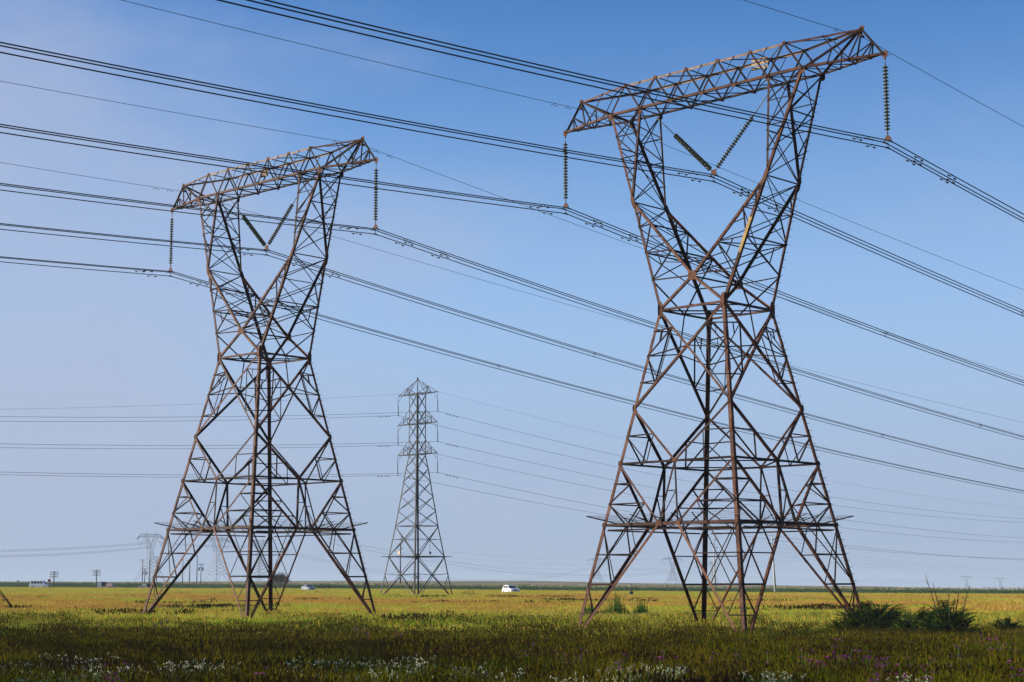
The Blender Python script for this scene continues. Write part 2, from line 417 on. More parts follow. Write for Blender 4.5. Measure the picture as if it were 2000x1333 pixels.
    # crossarm ---------------------------------------------------------
    m = MB(True); top = M['rust_light']
    XT = [lerp(-xt, xt, i/5) for i in range(6)]; XB = [-xo, -xi, -xi/2, 0, xi/2, xi, xo]
    tp = MB()
    for sy in (-1, 1):
        n = V((0, sy, 0))
        m.angle(U(-xo, sy*yb, zb), U(xo, sy*yb, zb), .15, v=(0, -sy, 0), w2=(0, 0, 1))
        tp.angle(U(-xt, sy*yb, zt), U(xt, sy*yb, zt), .14, v=(0, -sy, 0), w2=(0, 0, -1))
        for i in range(6):
            T = U(XT[i], sy*yb, zt)
            for x in (XB[i], XB[i+1]):
                Bp = U(x, sy*yb, zb); m.angle(T, Bp, .104, n, off=.02 if x == XB[i] else .035)
            m.plate(T+n*.03, (1, 0, 0), (0, 0, 1), .24, .2); m.plate(U(XB[i+1], sy*yb, zb)+n*.03, (1, 0, 0), (0, 0, 1), .22, .2)
        for i in range(5):
            # redundants
            m.angle(mix(U(XT[i], sy*yb, zt), U(XT[i+1], sy*yb, zt), .5), mix(U(XT[i], sy*yb, zt), U(XB[i+1], sy*yb, zb), .5), .04, n, off=.03)
    for i in range(6):
        m.angle(U(XT[i], -yb, zt), U(XT[i], yb, zt), .06, (0, 0, 1), off=.03)
        if i < 5:
            s = 1 if i % 2 else -1
            m.angle(U(XT[i], -s*yb, zt), U(XT[i+1], s*yb, zt), .055, (0, 0, 1), off=.05)
    for i in range(7):
        m.angle(U(XB[i], -yb, zb), U(XB[i], yb, zb), .07, (0, 0, -1), off=.03)
        if i < 6:
            m.angle(U(XB[i], -yb, zb), U(XB[i+1], yb, zb), .05, (0, 0, -1), off=.05); m.angle(U(XB[i], yb, zb), U(XB[i+1], -yb, zb), .05, (0, 0, -1), off=.06)
    ca = m.build('crossarm', R, root); tp.build('top_chord', top, ca)
    for sx in (-1, 1):
        m = MB(True); Aa = U(sx*xa, 0, za); Ee = U(sx*xe, 0, ze)
        G = mix(Ee, Aa, .5)
        for sy in (-1, 1):
            n = V((sx*.15, sy, 0)); O = U(sx*xo, sy*yb, zb); T = U(sx*xt, sy*yb, zt)
            m.angle(O, Aa, .13, v=(0, -sy, 0), w2=(0, 0, 1)); m.angle(T, Ee, .11, v=(0, -sy, 0), w2=(0, 0, -1))
            m.angle(O, Ee, .10, n, off=.02)
            c1, c2, c3 = [mix(O, Aa, t) for t in (.3, .55, .8)]
            e1 = mix(O, Ee, .5); t1 = mix(T, Ee, .5)
            for a, b, w in ((c1, e1, .05), (c2, e1, .05), (c2, Ee, .06), (c2, G, .05), (c3, G, .05), (t1, e1, .05)): m.angle(a, b, w, n, off=.03)
        m.angle(Ee, Aa, .09, (sx, 0, .5))
        for t in (.3, .55, .8):
            a = mix(U(sx*xo, -yb, zb), Aa, t); b = mix(U(sx*xo, yb, zb), Aa, t); m.angle(a, b, .05, (0, 0, -1), off=.02)
        for t0, t1 in ((0, .3), (.3, .55), (.55, .8)):
            m.angle(mix(U(sx*xo, -yb, zb), Aa, t0), mix(U(sx*xo, yb, zb), Aa, t1), .045, (0, 0, -1), off=.04)
        a = mix(U(sx*xt, -yb, zt), Ee, .5); b = mix(U(sx*xt, yb, zt), Ee, .5); m.angle(a, b, .05, (0, 0, 1), off=.02)
        m.angle(U(sx*xt, -yb, zt), b, .045, (0, 0, 1), off=.04)
        m.plate(Aa, (1, 0, 0), (0, 0, 1), .35, .4, .03); m.plate(Ee, (1, 0, 0), (0, 0, 1), .3, .3, .03)
        m.tube([Ee+V((0, 0, -.1)), Ee+V((0, 0, -.42))], .03); m.box(Ee+V((0, 0, -.46)), (.1, .34, .12))
        m.build('arm_tip', R, root)
    # anti climb guard
    m = MB(); w = MB()
    outs = []
    ring_n = 7
    base = [corner(*c, zP+.7) for c in ((-1, -1), (1, -1), (1, 1), (-1, 1))]
    for i, c in enumerate(((-1, -1), (1, -1), (1, 1), (-1, 1))):
        d = V((c[0], c[1], 0)).normalized()
        a = base[i]-d*1.6-V((0, 0, .42)); b = base[i]+d*1.05+V((0, 0, .22)); outs.append((a, b)); m = MB(); m.angle(a, b, .07, (0, 0, 1)); m.build('guard_bracket', R[0], root)
    for i in range(4):
        (a0, b0), (a1, b1) = outs[i], outs[(i+1) % 4]
        for t in (.3, .43, .57, .7):
            a = mix(a0, a1, t); b = mix(b0, b1, t); m = MB(); m.angle(a, b, .045, (0, 0, 1)); m.build('guard_bracket', R[1], root)
        for k in range(ring_n):
            t = .06+.9*k/(ring_n-1)
            p, q = mix(a0, b0, t), mix(a1, b1, t)
            L = (q-p).length; steps = int(L/.7)
            pts = [mix(p, q, j/steps)-V((0, 0, .025*sin(pi*((j*.5) % 1)))) for j in range(steps+1)]
            w.tube(pts, .006, 3, False)
            nb = int(L/.16); d = (q-p)/nb
            for j in range(nb):
                c = p+d*(j+random.random()*.4)
                r = .026; w.add([c+V((0, 0, r)), c+d.normalized()*r*.8, c-V((0, 0, r)), c-d.normalized()*r*.8], [(0, 1, 2, 3)])
    tag(w.build('barbed_wire', M['darksteel'], root), kind='stuff')
    return root

T1 = make_pylon('lattice_pylon')
T1.location = (12.0126, 98.5152, 18.6131); T1.rotation_euler = (0, 0, -.7664)
T2 = copy_tree(T1); T2.location = (-18.231, 123.9504, 19.2112); T2.rotation_euler = (0, 0, -.7423)
tag(T1, 'tall rusty lattice pylon on the right, with a yellow sign strip on its frame', 'pylon', 'rusty delta pylons')
tag(T2, 'rusty lattice pylon on the left, slightly farther, with a brown plate on its crossarm', 'pylon', 'rusty delta pylons')
# yellow sign strip on front outer chord of the near pylon
def chord(t): return mix(corner(1, -1, zW), U(xK, -yK, zK), t)
m = MB(); a, b = chord(.385), chord(.665); d = (b-a).normalized(); u = V((1, 0, 0)); u = (u-d*u.dot(d)).normalized()
c = (a+b)/2-u*.085+V((0, -.03, 0)); L_ = (b-a).length
rot = Matrix((u, d.cross(u), d)).transposed()
m.box(c, (.20, .012, L_), rot)
sg = m.build('sign_strip', M['yellow'], T1)
k = MB(); random.seed(3)
for lo, hi in ((-.46, -.18), (.04, .17), (.27, .40)):
    t = lo
    while t < hi:
        h = random.uniform(.035, .05)
        for seg in random.choice(([(-.045, .02, .1), (.04, .0, .03)], [(-.03, 0, .09), (.03, .012, .09)], [(0, 0, .11), (0, .02, .05)])):
            k.box(c+d*((t+seg[1]*.4)*L_)+u*seg[0]*.8-V((0, .009, 0)), (abs(seg[2])*.8, .006, .022), rot)
        t += h*.9
k.build('sign_lettering', M['ink'], sg)
# plates on the crossarms
m = MB(); pc = U(6.3, yb, zt)
for dz, h in ((.10, .13), (-.16, .15), (-.42, .17)): m.box(pc+V((0, -.19, dz)), (1.15, .03, h), Matrix.Rotation(.5, 3, 'X'))
m.build('marker_boards', M['plate'], T1)
m = MB(); m.box(U(-3.4, yb, zt-.75)+V((0, -.1, 0)), (.95, .03, .50)); m.build('number_plate', M['rustplate'], T2)

# ------------------------------------------------------------ insulators
def disc_string(m, cp, top, bot, n, r=.168):
    ax = (bot-top); L = ax.length; ax.normalize(); p = L/n
    for i in range(n):
        b = top+ax*(p*i)
        m.lathe(b, ax, [(.045, p*.42), (.09, p*.44), (r*.86, p*.60), (r, p*.74), (r*.97, p*.80), (r*.6, p*.76), (.05, p*.86)], 14)
        cp.lathe(b, ax, [(.03, 0), (.055, p*.06), (.062, p*.44), (.03, p*.46)], 8)
        cp.tube([b+ax*p*.3, b+ax*p*1.05], .02, 5)
DROP = 5.296
def wpt(T, p): return T.matrix_world @ p
def matw(loc, a): return Matrix.Translation(loc) @ Matrix.Rotation(a, 4, 'Z')
TW = {1: matw((12.0126, 98.5152, 18.6131), -.7664), 2: matw((-18.231, 123.9504, 19.2112), -.7423)}
YA = {1: -.7664, 2: -.7423}
def yoke(m, p, ang):
    """yoke plate with three clamps, p = upper pin, local frame x across the line"""
    Rz = Matrix.Rotation(ang, 3, 'Z'); x = Rz @ V((1, 0, 0)); y = Rz @ V((0, 1, 0))
    m.mi = 0
    vs = []
    for s in (-.015, .015):
        for a, b in ((-.06, .02), (.06, .02), (.24, -.20), (.20, -.26), (-.20, -.26), (-.24, -.20)): vs.append(p+x*a+V((0, 0, b))+y*s)
    m.add(vs, [(0,1,2,3,4,5), (11,10,9,8,7,6)]+[(i, (i+1) % 6, (i+1) % 6+6, i+6) for i in range(6)])
    m.mi = 1
    for q in (p+x*.2+V((0, 0, -.34)), p-x*.2+V((0, 0, -.34)), p+V((0, 0, -.68))):
        m.tube([q-y*.22+V((0, 0, -.05)), q+V((0, 0, .01)), q+y*.22+V((0, 0, -.05))], [.03, .06, .03], 6)
        m.tube([q, q+V((0, 0, .1))], .025, 5)
    m.tube([p+V((0, 0, -.24)), p+V((0, 0, -.66))], .022, 5)
YOK = .68
strings = []
which = {1: 'right rusty', 2: 'left rusty'}
for i in (1, 2):
    Mw = TW[i]
    for k, sx in (('R', 1), ('L', -1)):
        tip = Mw @ U(sx*xa, 0, za)
        root = empty('suspension_insulator', tip)
        low = V((0, 0, -(DROP-YOK)))
        m = MB(); c = MB()
        disc_string(m, c, V((0, 0, -.62)), low+V((0, 0, .30)), 19)
        m.build('glass_discs', M['glass'], root, True)
        c.tube([(0, 0, -.1), (0, 0, -.62)], .022, 6); c.tube([low+V((0, 0, .32)), low], .022, 6)
        c.box((0, 0, -.22), (.09, .05, .2)); c.box(low+V((0, 0, .16)), (.07, .1, .14))
        c.build('metal_caps', M['cap'], root, True)
        y = MB(); yoke(y, low, YA[i]); y.build('yoke', [M['gusset'], M['darksteel']], root)
        end = 'right end' if sx > 0 else 'left end'
        tag(root, 'vertical string of green discs hanging from the %s of the %s pylon' % (end, which[i]), 'insulator', 'insulator strings')
    pin = U(0, 0, 16.82)+V((0, 0, YOK))
    for sx in (-1, 1):
        a = U(sx*xi, 0, zb)
        root = empty('vee_insulator', Mw @ a); root.rotation_euler = (0, 0, YA[i])
        bt = pin+V((sx*.16, 0, .02))-a; ax = bt.normalized(); L = bt.length
        m = MB(); c = MB(); disc_string(m, c, ax*(L-.15-3.72), ax*(L-.15), 20)
        c.tube([(0, 0, 0), ax*(L-.15-3.72)], .028, 6); c.tube([ax*(L-.15), bt], .025, 6)
        m.build('glass_discs', M['glass'], root, True); c.build('metal_caps', M['cap'], root, True)
        if sx > 0:
            y = MB(); yoke(y, pin-a, 0)
            y.mi = 0; y.box(pin-a+V((0, 0, -.04)), (.36, .035, .16)); y.build('yoke', [M['gusset'], M['darksteel']], root)
        tag(root, '%s sloping disc string of the middle V of the %s pylon' % ('right' if sx > 0 else 'left', which[i]), 'insulator', 'insulator strings')

# ------------------------------------------------------------ conductors
def cpt(A, d, s, c, t): return V((A.x+d.x*t, A.y+d.y*t, A.z+s*t+c*t*t))
def damper(par, A, d, s, c, t, r=.045, gap=.17, ln=.21):
    m = MB(); p = cpt(A, d, s, c, t); q = cpt(A, d, s, c, t+.3); u = (q-p).normalized()
    m.tube([p+V((0, 0, .03)), p-V((0, 0, .10))], .028, 5)
    for sg in (-1, 1):
        a = p+u*sg*.06-V((0, 0, .10)); b = a+u*sg*gap-V((0, 0, .03)); e = b+u*sg*ln-V((0, 0, .01))
        m.tube([a, b], .009, 4); m.tube([b, e], r, 6)
    m.build('vibration_damper', M['darksteel'], par)
RT = {(1,'R'): (-.1195, .00029), (1,'M'): (-.1094, .00025), (1,'L'): (-.1169, .00029), (2,'R'): (-.1064, .00022), (2,'M'): (-.1122, .00023), (2,'L'): (-.1106, .00022)}
LT = {(1,'R'): (-.0818, .00034), (1,'M'): (-.0748, .00032), (1,'L'): (-.0720, .00030), (2,'R'): (-.0738, .00032), (2,'M'): (-.0728, .00028), (2,'L'): (-.0680, .00030)}
names = {'R': 'right outer', 'M': 'middle', 'L': 'left outer'}
for (i, k), (s, c) in RT.items():
    X = {'R': xa, 'M': 0, 'L': -xa}[k]; zl = 16.82 if k == 'M' else 16.572
    A = TW[i] @ U(X, 0, zl); a = YA[i]; d = V((-sin(a), cos(a), 0)); x = V((cos(a), sin(a), 0))
    s2, c2 = LT[(i, k)]
    root = empty('conductor_bundle', A)
    tag(root, 'three black wires hung from the %s insulator of the %s pylon' % (names[k], which[i]), 'power line', 'three wire conductor bundles')
    dm = MB()
    for j, off in enumerate((V((0, 0, 0)), x*.2+V((0, 0, .34)), -x*.2+V((0, 0, .34)))):
        w = MB()
        for dd, ss, cc, tm in ((d, s, c, 430), (-d, s2, c2, 215)):
            n = 60; w.tube([cpt(off, dd, ss, cc, tm*(q/n)**1.3) for q in range(n+1)], 0.031, 6)
            tt = 2.3+j*.55 if dd is d else 1.75+j*.5
            damper(root, off, dd, ss, cc, tt)
            if dd is d: damper(root, off, dd, ss, cc, tt+3.6)
        w.build('conductor', M['wire'], root, True)
    for t in (38, 88, 150, 220, 300):
        p = [cpt(off, d, s, c, t) for off in (V((0, 0, 0)), x*.2+V((0, 0, .34)), -x*.2+V((0, 0, .34)))]
        dm = MB()
        for a_, b_ in ((0, 1), (1, 2), (2, 0)): dm.tube([p[a_], p[b_]], .018, 4)
        dm.build('spacer', M['darksteel'], root)
EWR = {(1, 1): (-.0845, .00030), (1, -1): (-.0859, .00019), (2, 1): (-.0940, .00020), (2, -1): (-.0807, .00016)}
EWL = {(1, 1): (-.0646, .00030), (1, -1): (-.0501, .00024), (2, 1): (-.0632, .00018), (2, -1): (-.0450, .0004)}
for (i, sx), (s, c) in EWR.items():
    A = TW[i] @ (U(sx*xe, 0, ze)+V((0, 0, -.5))); a = YA[i]; d = V((-sin(a), cos(a), 0)); s2, c2 = EWL[(i, sx)]
    root = empty('earth_wire', A); w = MB(); dm = MB()
    for dd, ss, cc, tm in ((d, s, c, 430), (-d, s2, c2, 215)):
        n = 60; w.tube([cpt(V(), dd, ss, cc, tm*(q/n)**1.3) for q in range(n+1)], .0165, 5)
        for t in (1.3, 2.6): damper(root, V(), dd, ss, cc, t, .024, .1, .12)
    w.build('wire', M['wire'], root, True)
    tag(root, 'thin earth wire over the %s peak of the %s pylon' % ('right' if sx > 0 else 'left', which[i]), 'earth wire', 'thin earth wires')

# ------------------------------------------------------------ middle grey pylon
def make_grey():
    root = empty('grey_lattice_pylon'); G = M['grey']
    H = 33.1
    lv = [(0, 4.0), (6.5, 3.02), (11.1, 2.34), (14, 1.98), (16.4, 1.66), (19., 1.37), (22.0, .92)]
    zs_up = [22.0, 24.9, 27.0, 29.3, 31.3]
    # straight upper box 22..31.3 of half .92
    def hw(z): return interp_lin(lv, z) if z < 22 else .92
    def cr(c, z): h = hw(z); return V((c[0]*h, c[1]*h, z))
    cs = ((-1, -1), (1, -1), (1, 1), (-1, 1))
    for c in cs:
        m = MB(); zz = [-1]+[l[0] for l in lv[1:]]+[31.3]
        h0 = hw(0)+.15
        pts = [V((c[0]*h0, c[1]*h0, -1))]+[cr(c, z) for z in zz[1:]]
        for a, b in zip(pts, pts[1:]): m.angle(a, b, .20 if a.z < 20 else .15, v=(-c[0], 0, 0), w2=(0, -c[1], 0))
        m.build('leg', G, root)
    levels = [11.1, 13.4, 15.6, 17.8, 19.9, 22.0, 24.35, 26.7, 29.0, 31.3]
    for i in range(4):
        a, b = cs[i], cs[(i+1) % 4]; n = V((a[0]+b[0], a[1]+b[1], 0)).normalized(); m = MB()
        for z0, z1 in zip(levels, levels[1:]):
            m.angle(cr(a, z0), cr(b, z1), .085, n, off=.02); m.angle(cr(b, z0), cr(a, z1), .085, n, off=.035)
        for z0, z1 in ((6.5, 11.1),):
            m.angle(cr(a, z0), cr(b, z1), .11, n, off=.02); m.angle(cr(b, z0), cr(a, z1), .11, n, off=.035)
            zm = z0+(z1-z0)*.56; m.angle(cr(a, zm), cr(b, zm), .07, n, off=.05)
        for z in (6.5, 11.1, 22, 26.7, 31.3): m.angle(cr(a, z), cr(b, z), .11, n, off=.01)
        # splayed bottom: inverted V to feet
        mid = mix(cr(a, 6.5), cr(b, 6.5), .5); 
        m.angle(cr(a, 6.5), cr(b, .0), .12, n, off=.02); m.angle(cr(b, 6.5), cr(a, 0.0), .12, n, off=.035)
        C = mix(mix(cr(a, 6.5), cr(b, 0), .43), mix(cr(b, 6.5), cr(a, 0), .43), .5)
        for q in (a, b):
            m.angle(cr(q, 3.9), C, .07, n, off=.04); e = mix(C, cr(q, 0), .55); m.angle(cr(q, 3.9), e, .06, n, off=.04)
        m.build('face_bracing', G, root)
    # arms along local x
    for zl in (31.3, 26.7, 22.0):
        for sx in (-1, 1):
            m = MB(); tip = V((sx*4.55, 0, zl))
            topz = zl+2.5 if zl > 30 else zl+2.2
            for sy in (-1, 1):
                rootp = V((sx*.92, sy*.92, zl)); m.angle(rootp, tip, .10, (0, 0, -1))
                up = V((0, 0, 33.6)) if zl > 30 else V((sx*.92, sy*.92, topz))
                m.angle(up, tip, .08, (0, sy, 0))
                a, b = mix(rootp, tip, .5), mix(up, tip, .5)
                m.angle(a, b, .06, (0, sy, 0)); m.angle(rootp, b, .06, (0, sy, 0)); m.angle(a, mix(up, tip, .2), .05, (0, sy, 0))
            m.angle(mix(V((sx*.92, -.92, zl)), tip, .5), mix(V((sx*.92, .92, zl)), tip, .5), .05, (0, 0, -1))
            m.angle(V((sx*.92, -.92, zl)), mix(V((sx*.92, .92, zl)), tip, .5), .05, (0, 0, -1))
            m.angle(tip, tip+V((0, 0, -1.0)), .06, (0, 1, 0)); m.angle(tip+V((-sx*.9, 0, 0)), tip+V((0, 0, -1.0)), .06, (0, 1, 0))
            m.build('crossarm', G, root)
    m = MB()
    for sx in (-1, 1):
        for sy in (-1, 1): m.angle(V((sx*.92, sy*.92, 31.3)), V((0, 0, 33.7)), .10, (sx, 0, 0))
    m.tube([(0, 0, 33.5), (0, 0, 33.9)], .12); m.build('peak', G, root)
    m = MB()
    for i in range(4):
        a, b = cs[i], cs[(i+1) % 4]; m.angle(cr(a, 6.5)*1.0, cr(b, 6.5), .12, (0, 0, 1))
        d = V((a[0], a[1], 0)).normalized(); m.angle(cr(a, 6.4)-d*.6, cr(a, 6.55)+d*1.1, .08, (0, 0, 1))
        for t in (.2, .45, .7, .95): 
            p, q = cr(a, 6.5)+d*1.05*t, cr(b, 6.5)+V((b[0], b[1], 0)).normalized()*1.05*t; m.tube([p, q], .02, 3)
    m.build('climb_guard', G, root)
    m = MB(); p = mix(cr((-1, -1), 6.9), cr((1, -1), 6.9), .43); m.box(p+V((-.1, -.15, .15)), (.42, .06, .42)); ob_ = m.build('orange_board', M['orange'], root); m = MB(); m.angle(p+V((0, .1, 0)), p+V((0, .2, 2.6)), .06, (0, -1, 0)); m.build('board_hanger', G, root)
    m = MB(); p = mix(cr((1, -1), 6.9), cr((1, 1), 6.9), .5); m.box(p+V((.1, 0, .1)), (.06, .4, .4)); m.angle(p, p+V((0, 0, 2.6)), .06, (1, 0, 0))
    m.build('dark_board', M['black'], root)
    return root
def interp_lin(tab, v):
    if v <= tab[0][0]: return tab[0][1]
    for (a, fa), (b, fb) in zip(tab, tab[1:]):
        if v <= b: return fa+(fb-fa)*(v-a)/(b-a)
    return tab[-1][1]
T3 = make_grey(); YA3 = -.785
T3.location = (-14.55, 260, .55); T3.rotation_euler = (0, 0, YA3)
tag(T3, 'slim dark grey lattice pylon with six short arms between the two rusty pylons', 'pylon')
d3 = V((-sin(YA3), cos(YA3), 0)); x3 = V((cos(YA3), sin(YA3), 0))
SP = {(31.3, 1): (-.1257, .00034, -5.9), (31.3, -1): (-.1266, .00034, -5.8), (26.7, 1): (-.1154, .00029, -4.57), (26.7, -1): (-.1212, .00031, -4.43), (22.0, 1): (-.1199, .00031, -3.25), (22.0, -1): (-.1146, .0003, -3.03)}
tiern = {31.3: 'top', 26.7: 'middle', 22.0: 'lowest'}
for (zl, sx), (s, c, dz) in SP.items():
    top = T3.location+x3*4.55*sx+V((0, 0, zl-1.0))
    bot = top-V((0, 0, 1.95))+x3*.1*(1 if sx > 0 else 1)
    side = 'right' if sx > 0 else 'left'
    o = empty('long_rod_insulator', top); m = MB(); v = bot-top
    m.tube([(0, 0, 0), v*.15], .03, 5)
    pr = []
    for j in range(22): h = v*(.15+.8*j/21); m.tube([h, h+v*.02], .075, 7)
    m.tube([v*.15, v*.96], .035, 6); m.build('sheds', M['darksteel'], o)
    m = MB(); m.tube([v*.95, v*1.02], .05, 5); m.box(v*1.03, (.12, .12, .14)); m.build('clamp', M['darksteel'], o)
    tag(o, 'thin dark insulator hanging from the %s %s arm of the slim grey pylon' % (tiern[zl], side), 'insulator', 'insulators of the grey pylon')
    t = 74; s2 = dz/t-.0003*t
    o = empty('line_wire', bot); w = MB(); dm = MB()
    for dd, ss, cc, tm in ((d3, s, c, 340), (-d3, s2, .0003, 200)):
        n = 40; w.tube([cpt(V(), dd, ss, cc, tm*q/n) for q in range(n+1)], .022, 5)
        for tt in (2.2, 3.6): damper(o, V(), dd, ss, cc, tt, .06, .18, .25)
    w.build('wire', M['wire'], o, True)
    tag(o, 'single thin wire carried by the %s %s arm of the slim grey pylon' % (tiern[zl], side), 'power line', 'wires of the grey pylon')
A = T3.location+x3*4.55+V((0, 0, 31.35)); o = empty('shield_wire', A); w = MB()
for dd, ss, cc, tm in ((d3, -.1196, .00029, 340), (-d3, -.131, .0003, 200)): w.tube([cpt(V(), dd, ss, cc, tm*q/40) for q in range(41)], .011, 4)
w.build('wire', M['wire'], o, True); tag(o, 'faint uppermost wire leaving the top right arm of the slim grey pylon', 'earth wire')

# ------------------------------------------------------------ far pylons
def make_far():
    root = empty('distant_pylon'); G = M['hazesteel']; H = 34.
    m = MB(); cs = ((-1, -1), (1, -1), (1, 1), (-1, 1))
    lv = [(0, 8.0), (7, 5.4), (19, 1.5), (22, 1.5)]
    cr = lambda c, z: V((c[0]*interp_lin(lv, z), c[1]*interp_lin(lv, z), z))
    L = [0, 7, 9.8, 12.5, 15, 17, 19, 22]
    for c in cs:
        for a, b in zip(L, L[1:]): m.angle(cr(c, a), cr(c, b), .28, v=(-c[0], 0, 0), w2=(0, -c[1], 0))
    for i in range(4):
        a, b = cs[i], cs[(i+1) % 4]; n = V((a[0]+b[0], a[1]+b[1], 0)).normalized()
        for z0, z1 in zip(L[1:], L[2:]): m.angle(cr(a, z0), cr(b, z1), .16, n); m.angle(cr(b, z0), cr(a, z1), .16, n)
        m.angle(cr(a, 7), cr(b, 7), .2, n); m.angle(cr(a, 0), mix(cr(a, 7), cr(b, 7), .42), .18, n); m.angle(cr(b, 0), mix(cr(a, 7), cr(b, 7), .58), .18, n)
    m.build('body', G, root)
    m = MB()
    for sx in (-1, 1):
        for sy in (-1, 1):
            p = [V((sx*1.5, sy*1.5, 22)), V((sx*5.2, sy*1.1, 31))]; q = [V((sx*.1, sy*1.5, 22)), V((sx*3.0, sy*1.1, 31))]
            m.angle(*p, .2, (0, sy, 0)); m.angle(*q, .18, (0, sy, 0))
            for t in (.2, .4, .6, .8): m.angle(mix(*p, t), mix(*q, t-.1), .12, (0, sy, 0)); m.angle(mix(*p, t), mix(*q, t+.1), .12, (0, sy, 0))
            m.angle(V((sx*5.2, sy*1.1, 31)), V((sx*4.6, 0, 34.5)), .15, (0, sy, 0)); m.angle(V((sx*3, sy*1.1, 31)), V((sx*4.6, 0, 34.5)), .15, (0, sy, 0))
        for t in (.15, .5, .85): m.angle(V((sx*lerp(1.5, 5.2, t), -1.2, lerp(22, 31, t))), V((sx*lerp(1.5, 5.2, min(1, t+.15)), 1.2, lerp(22, 31, min(1, t+.15)))), .12, (1, 0, 0))
    m.build('window_frame', G, root)
    m = MB()
    for sy in (-1, 1):
        m.angle(V((-9.5, sy*.9, 31)), V((9.5, sy*.9, 31)), .2, (0, sy, 0)); m.angle(V((-9, sy*.9, 32.8)), V((9, sy*.9, 32.8)), .18, (0, sy, 0))
        for k in range(-9, 9): m.angle(V((k, sy*.9, 31)), V((k+1, sy*.9, 32.8 if 1 else 31)), .12, (0, sy, 0)) if k % 2 else m.angle(V((k, sy*.9, 32.8)), V((k+1, sy*.9, 31)), .12, (0, sy, 0))
        for sx in (-1, 1): m.angle(V((sx*9.5, sy*.9, 31)), V((sx*13.5, 0, 29.3)), .18, (0, sy, 0)); m.angle(V((sx*9, sy*.9, 32.8)), V((sx*13.5, 0, 29.3)), .18, (0, sy, 0))
    m.build('crossarm', G, root)
    m = MB()
    for x0, x1 in ((-13.2, -6.2), (-3, 3), (6.2, 13.2)):
        c = V(((x0+x1)/2, 0, 25.2))
        za_ = 29.4 if abs(x0) > 10 else 31; zb_ = 29.4 if abs(x1) > 10 else 31
        for p in (V((x0, 0, za_)), V((x1, 0, zb_))): m.tube([p, c], .11, 5)
    m.build('vee_insulators', M['hazesteel'], root)
    return root
far = make_far()
FP = [(295, 1039, 1140, 1160, 1.02, 'grey hazy pylon with three V strings behind the poles at far left'),
      (424, 1046, 1137, 1220, .95, 'grey hazy pylon seen between the two left legs of the left rusty pylon'),
      (507, 1052, 1137, 1290, 1.0, 'faint grey pylon seen behind the middle legs of the left rusty pylon'),
      (1166, 1089, 1140, 2200, .3, 'very faint pylon seen through the left leg of the right rusty pylon'),
      (1313, 1087, 1142, 2050, .25, 'very faint pylon with V strings seen under the guard of the right rusty pylon'),
      (1392, 1096, 1144, 2300, .9, 'very faint pylon beside the thin arm pole under the right rusty pylon'),
      (1887, 1124, 1147, 3300, .2, 'barely visible pylon on the horizon right of the fern bushes'),
      (1953, 1127, 1147, 3450, .2, 'barely visible pylon on the horizon, last towards the right edge')]
for j, (px, pt, pb, y, rz, lab) in enumerate(FP):
    o = far if j == 0 else copy_tree(far)
    p = ray(px, pt, y); base = EYE+ (ray(px, pb, y).z-EYE)
    o.location = (p.x, y, p.z-34.5); o.rotation_euler = (0, 0, rz); sc = 1.0; o.scale = (sc, sc, sc)
    tag(o, lab, 'pylon', 'distant pylons')
# far spans
FW = [((-60, 1079, 1000), (287, 1061, 1160), 2.0, 'upper'), ((-60, 1088, 1000), (290, 1066, 1165), 2.5, 'lower')]
def span(name, a, b, sag, r, n, lab, grp, spread=.5):
    A = ray(*a); B = ray(*b); o = empty(name, A)
    w = MB()
    for j in range(n):
        off = V((0, 0, -spread*j))
        w.tube([mix(V(), B-A, q/24)+off-V((0, 0, sag*4*(q/24)*(1-q/24))) for q in range(25)], r, 4)
    w.build('wires', M['hazesteel'], o); tag(o, lab, 'power line', grp)
span('distant_power_line', (-80, 1076, 980), (287, 1060, 1160), 1.2, .05, 3, 'upper hazy line running left from the pylon behind the poles', 'distant power lines')
span('distant_power_line', (-80, 1086, 980), (292, 1068, 1160), 1.6, .05, 3, 'lower hazy line running left from the pylon behind the poles', 'distant power lines')
span('distant_power_line', (310, 1058, 1160), (508, 1066, 1290), 1.5, .045, 3, 'hazy line between the three pylons behind the left rusty pylon', 'distant power lines')
span('distant_power_line', (508, 1062, 1290), (1160, 1106, 2200), 22, .055, 3, 'long sagging hazy line crossing behind the slim grey pylon', 'distant power lines', 1.2)
span('distant_power_line', (640, 1052, 800), (1310, 1112, 2050), 12, .055, 2, 'hazy line descending right from behind the left rusty pylon', 'distant power lines', 2)
span('distant_power_line', (820, 1072, 1300), (1560, 1068, 1500), 10, .035, 4, 'bunch of faint nearly level lines right of the slim grey pylon', 'distant power lines', 4.0)
span('distant_power_line', (1166, 1105, 2200), (1900, 1133, 3300), 8, .06, 2, 'faint low line leading right along the horizon behind the right pylon', 'distant power lines', 2)
span('distant_power_line', (1500, 1060, 1200), (2080, 1116, 1500), 5, .04, 4, 'bunch of faint lines dropping to the right edge above the horizon', 'distant power lines', 2.4)

# ------------------------------------------------------------ poles, signs
def tpole(px, pt, y, nm, arms, lab, grp, matl='wood', r=.14, over=False):
    top = ray(px, pt, y); g = gz(top.x, y)-.3; h = top.z-g
    o = empty(nm, (top.x, y, g)); m = MB()
    m.tube([(0, 0, 0), (0, 0, h*.5), (0, 0, h)], [r*1.25, r, r*.7], 8); m.build('post', M[matl], o, True)
    for (dz, wl, wr, ins) in arms:
        a = MB(); a.box(((wr-wl)/2, 0, h-dz), (wl+wr, .12, .14)); ao = a.build('crossarm', M[matl if matl == 'wood' else 'darksteel'], o)
        if ins:
            b = MB(); n = ins
            for j in range(n):
                x = -wl+.08+(wl+wr-.16)*j/(n-1); b.tube([(x, 0, h-dz+.07), (x, 0, h-dz+.16), (x, 0, h-dz+.32)], [.05, .10, .06], 6)
            b.build('insulators', M['darksteel'], ao)
    tag(o, lab, 'pole', grp); return o, h
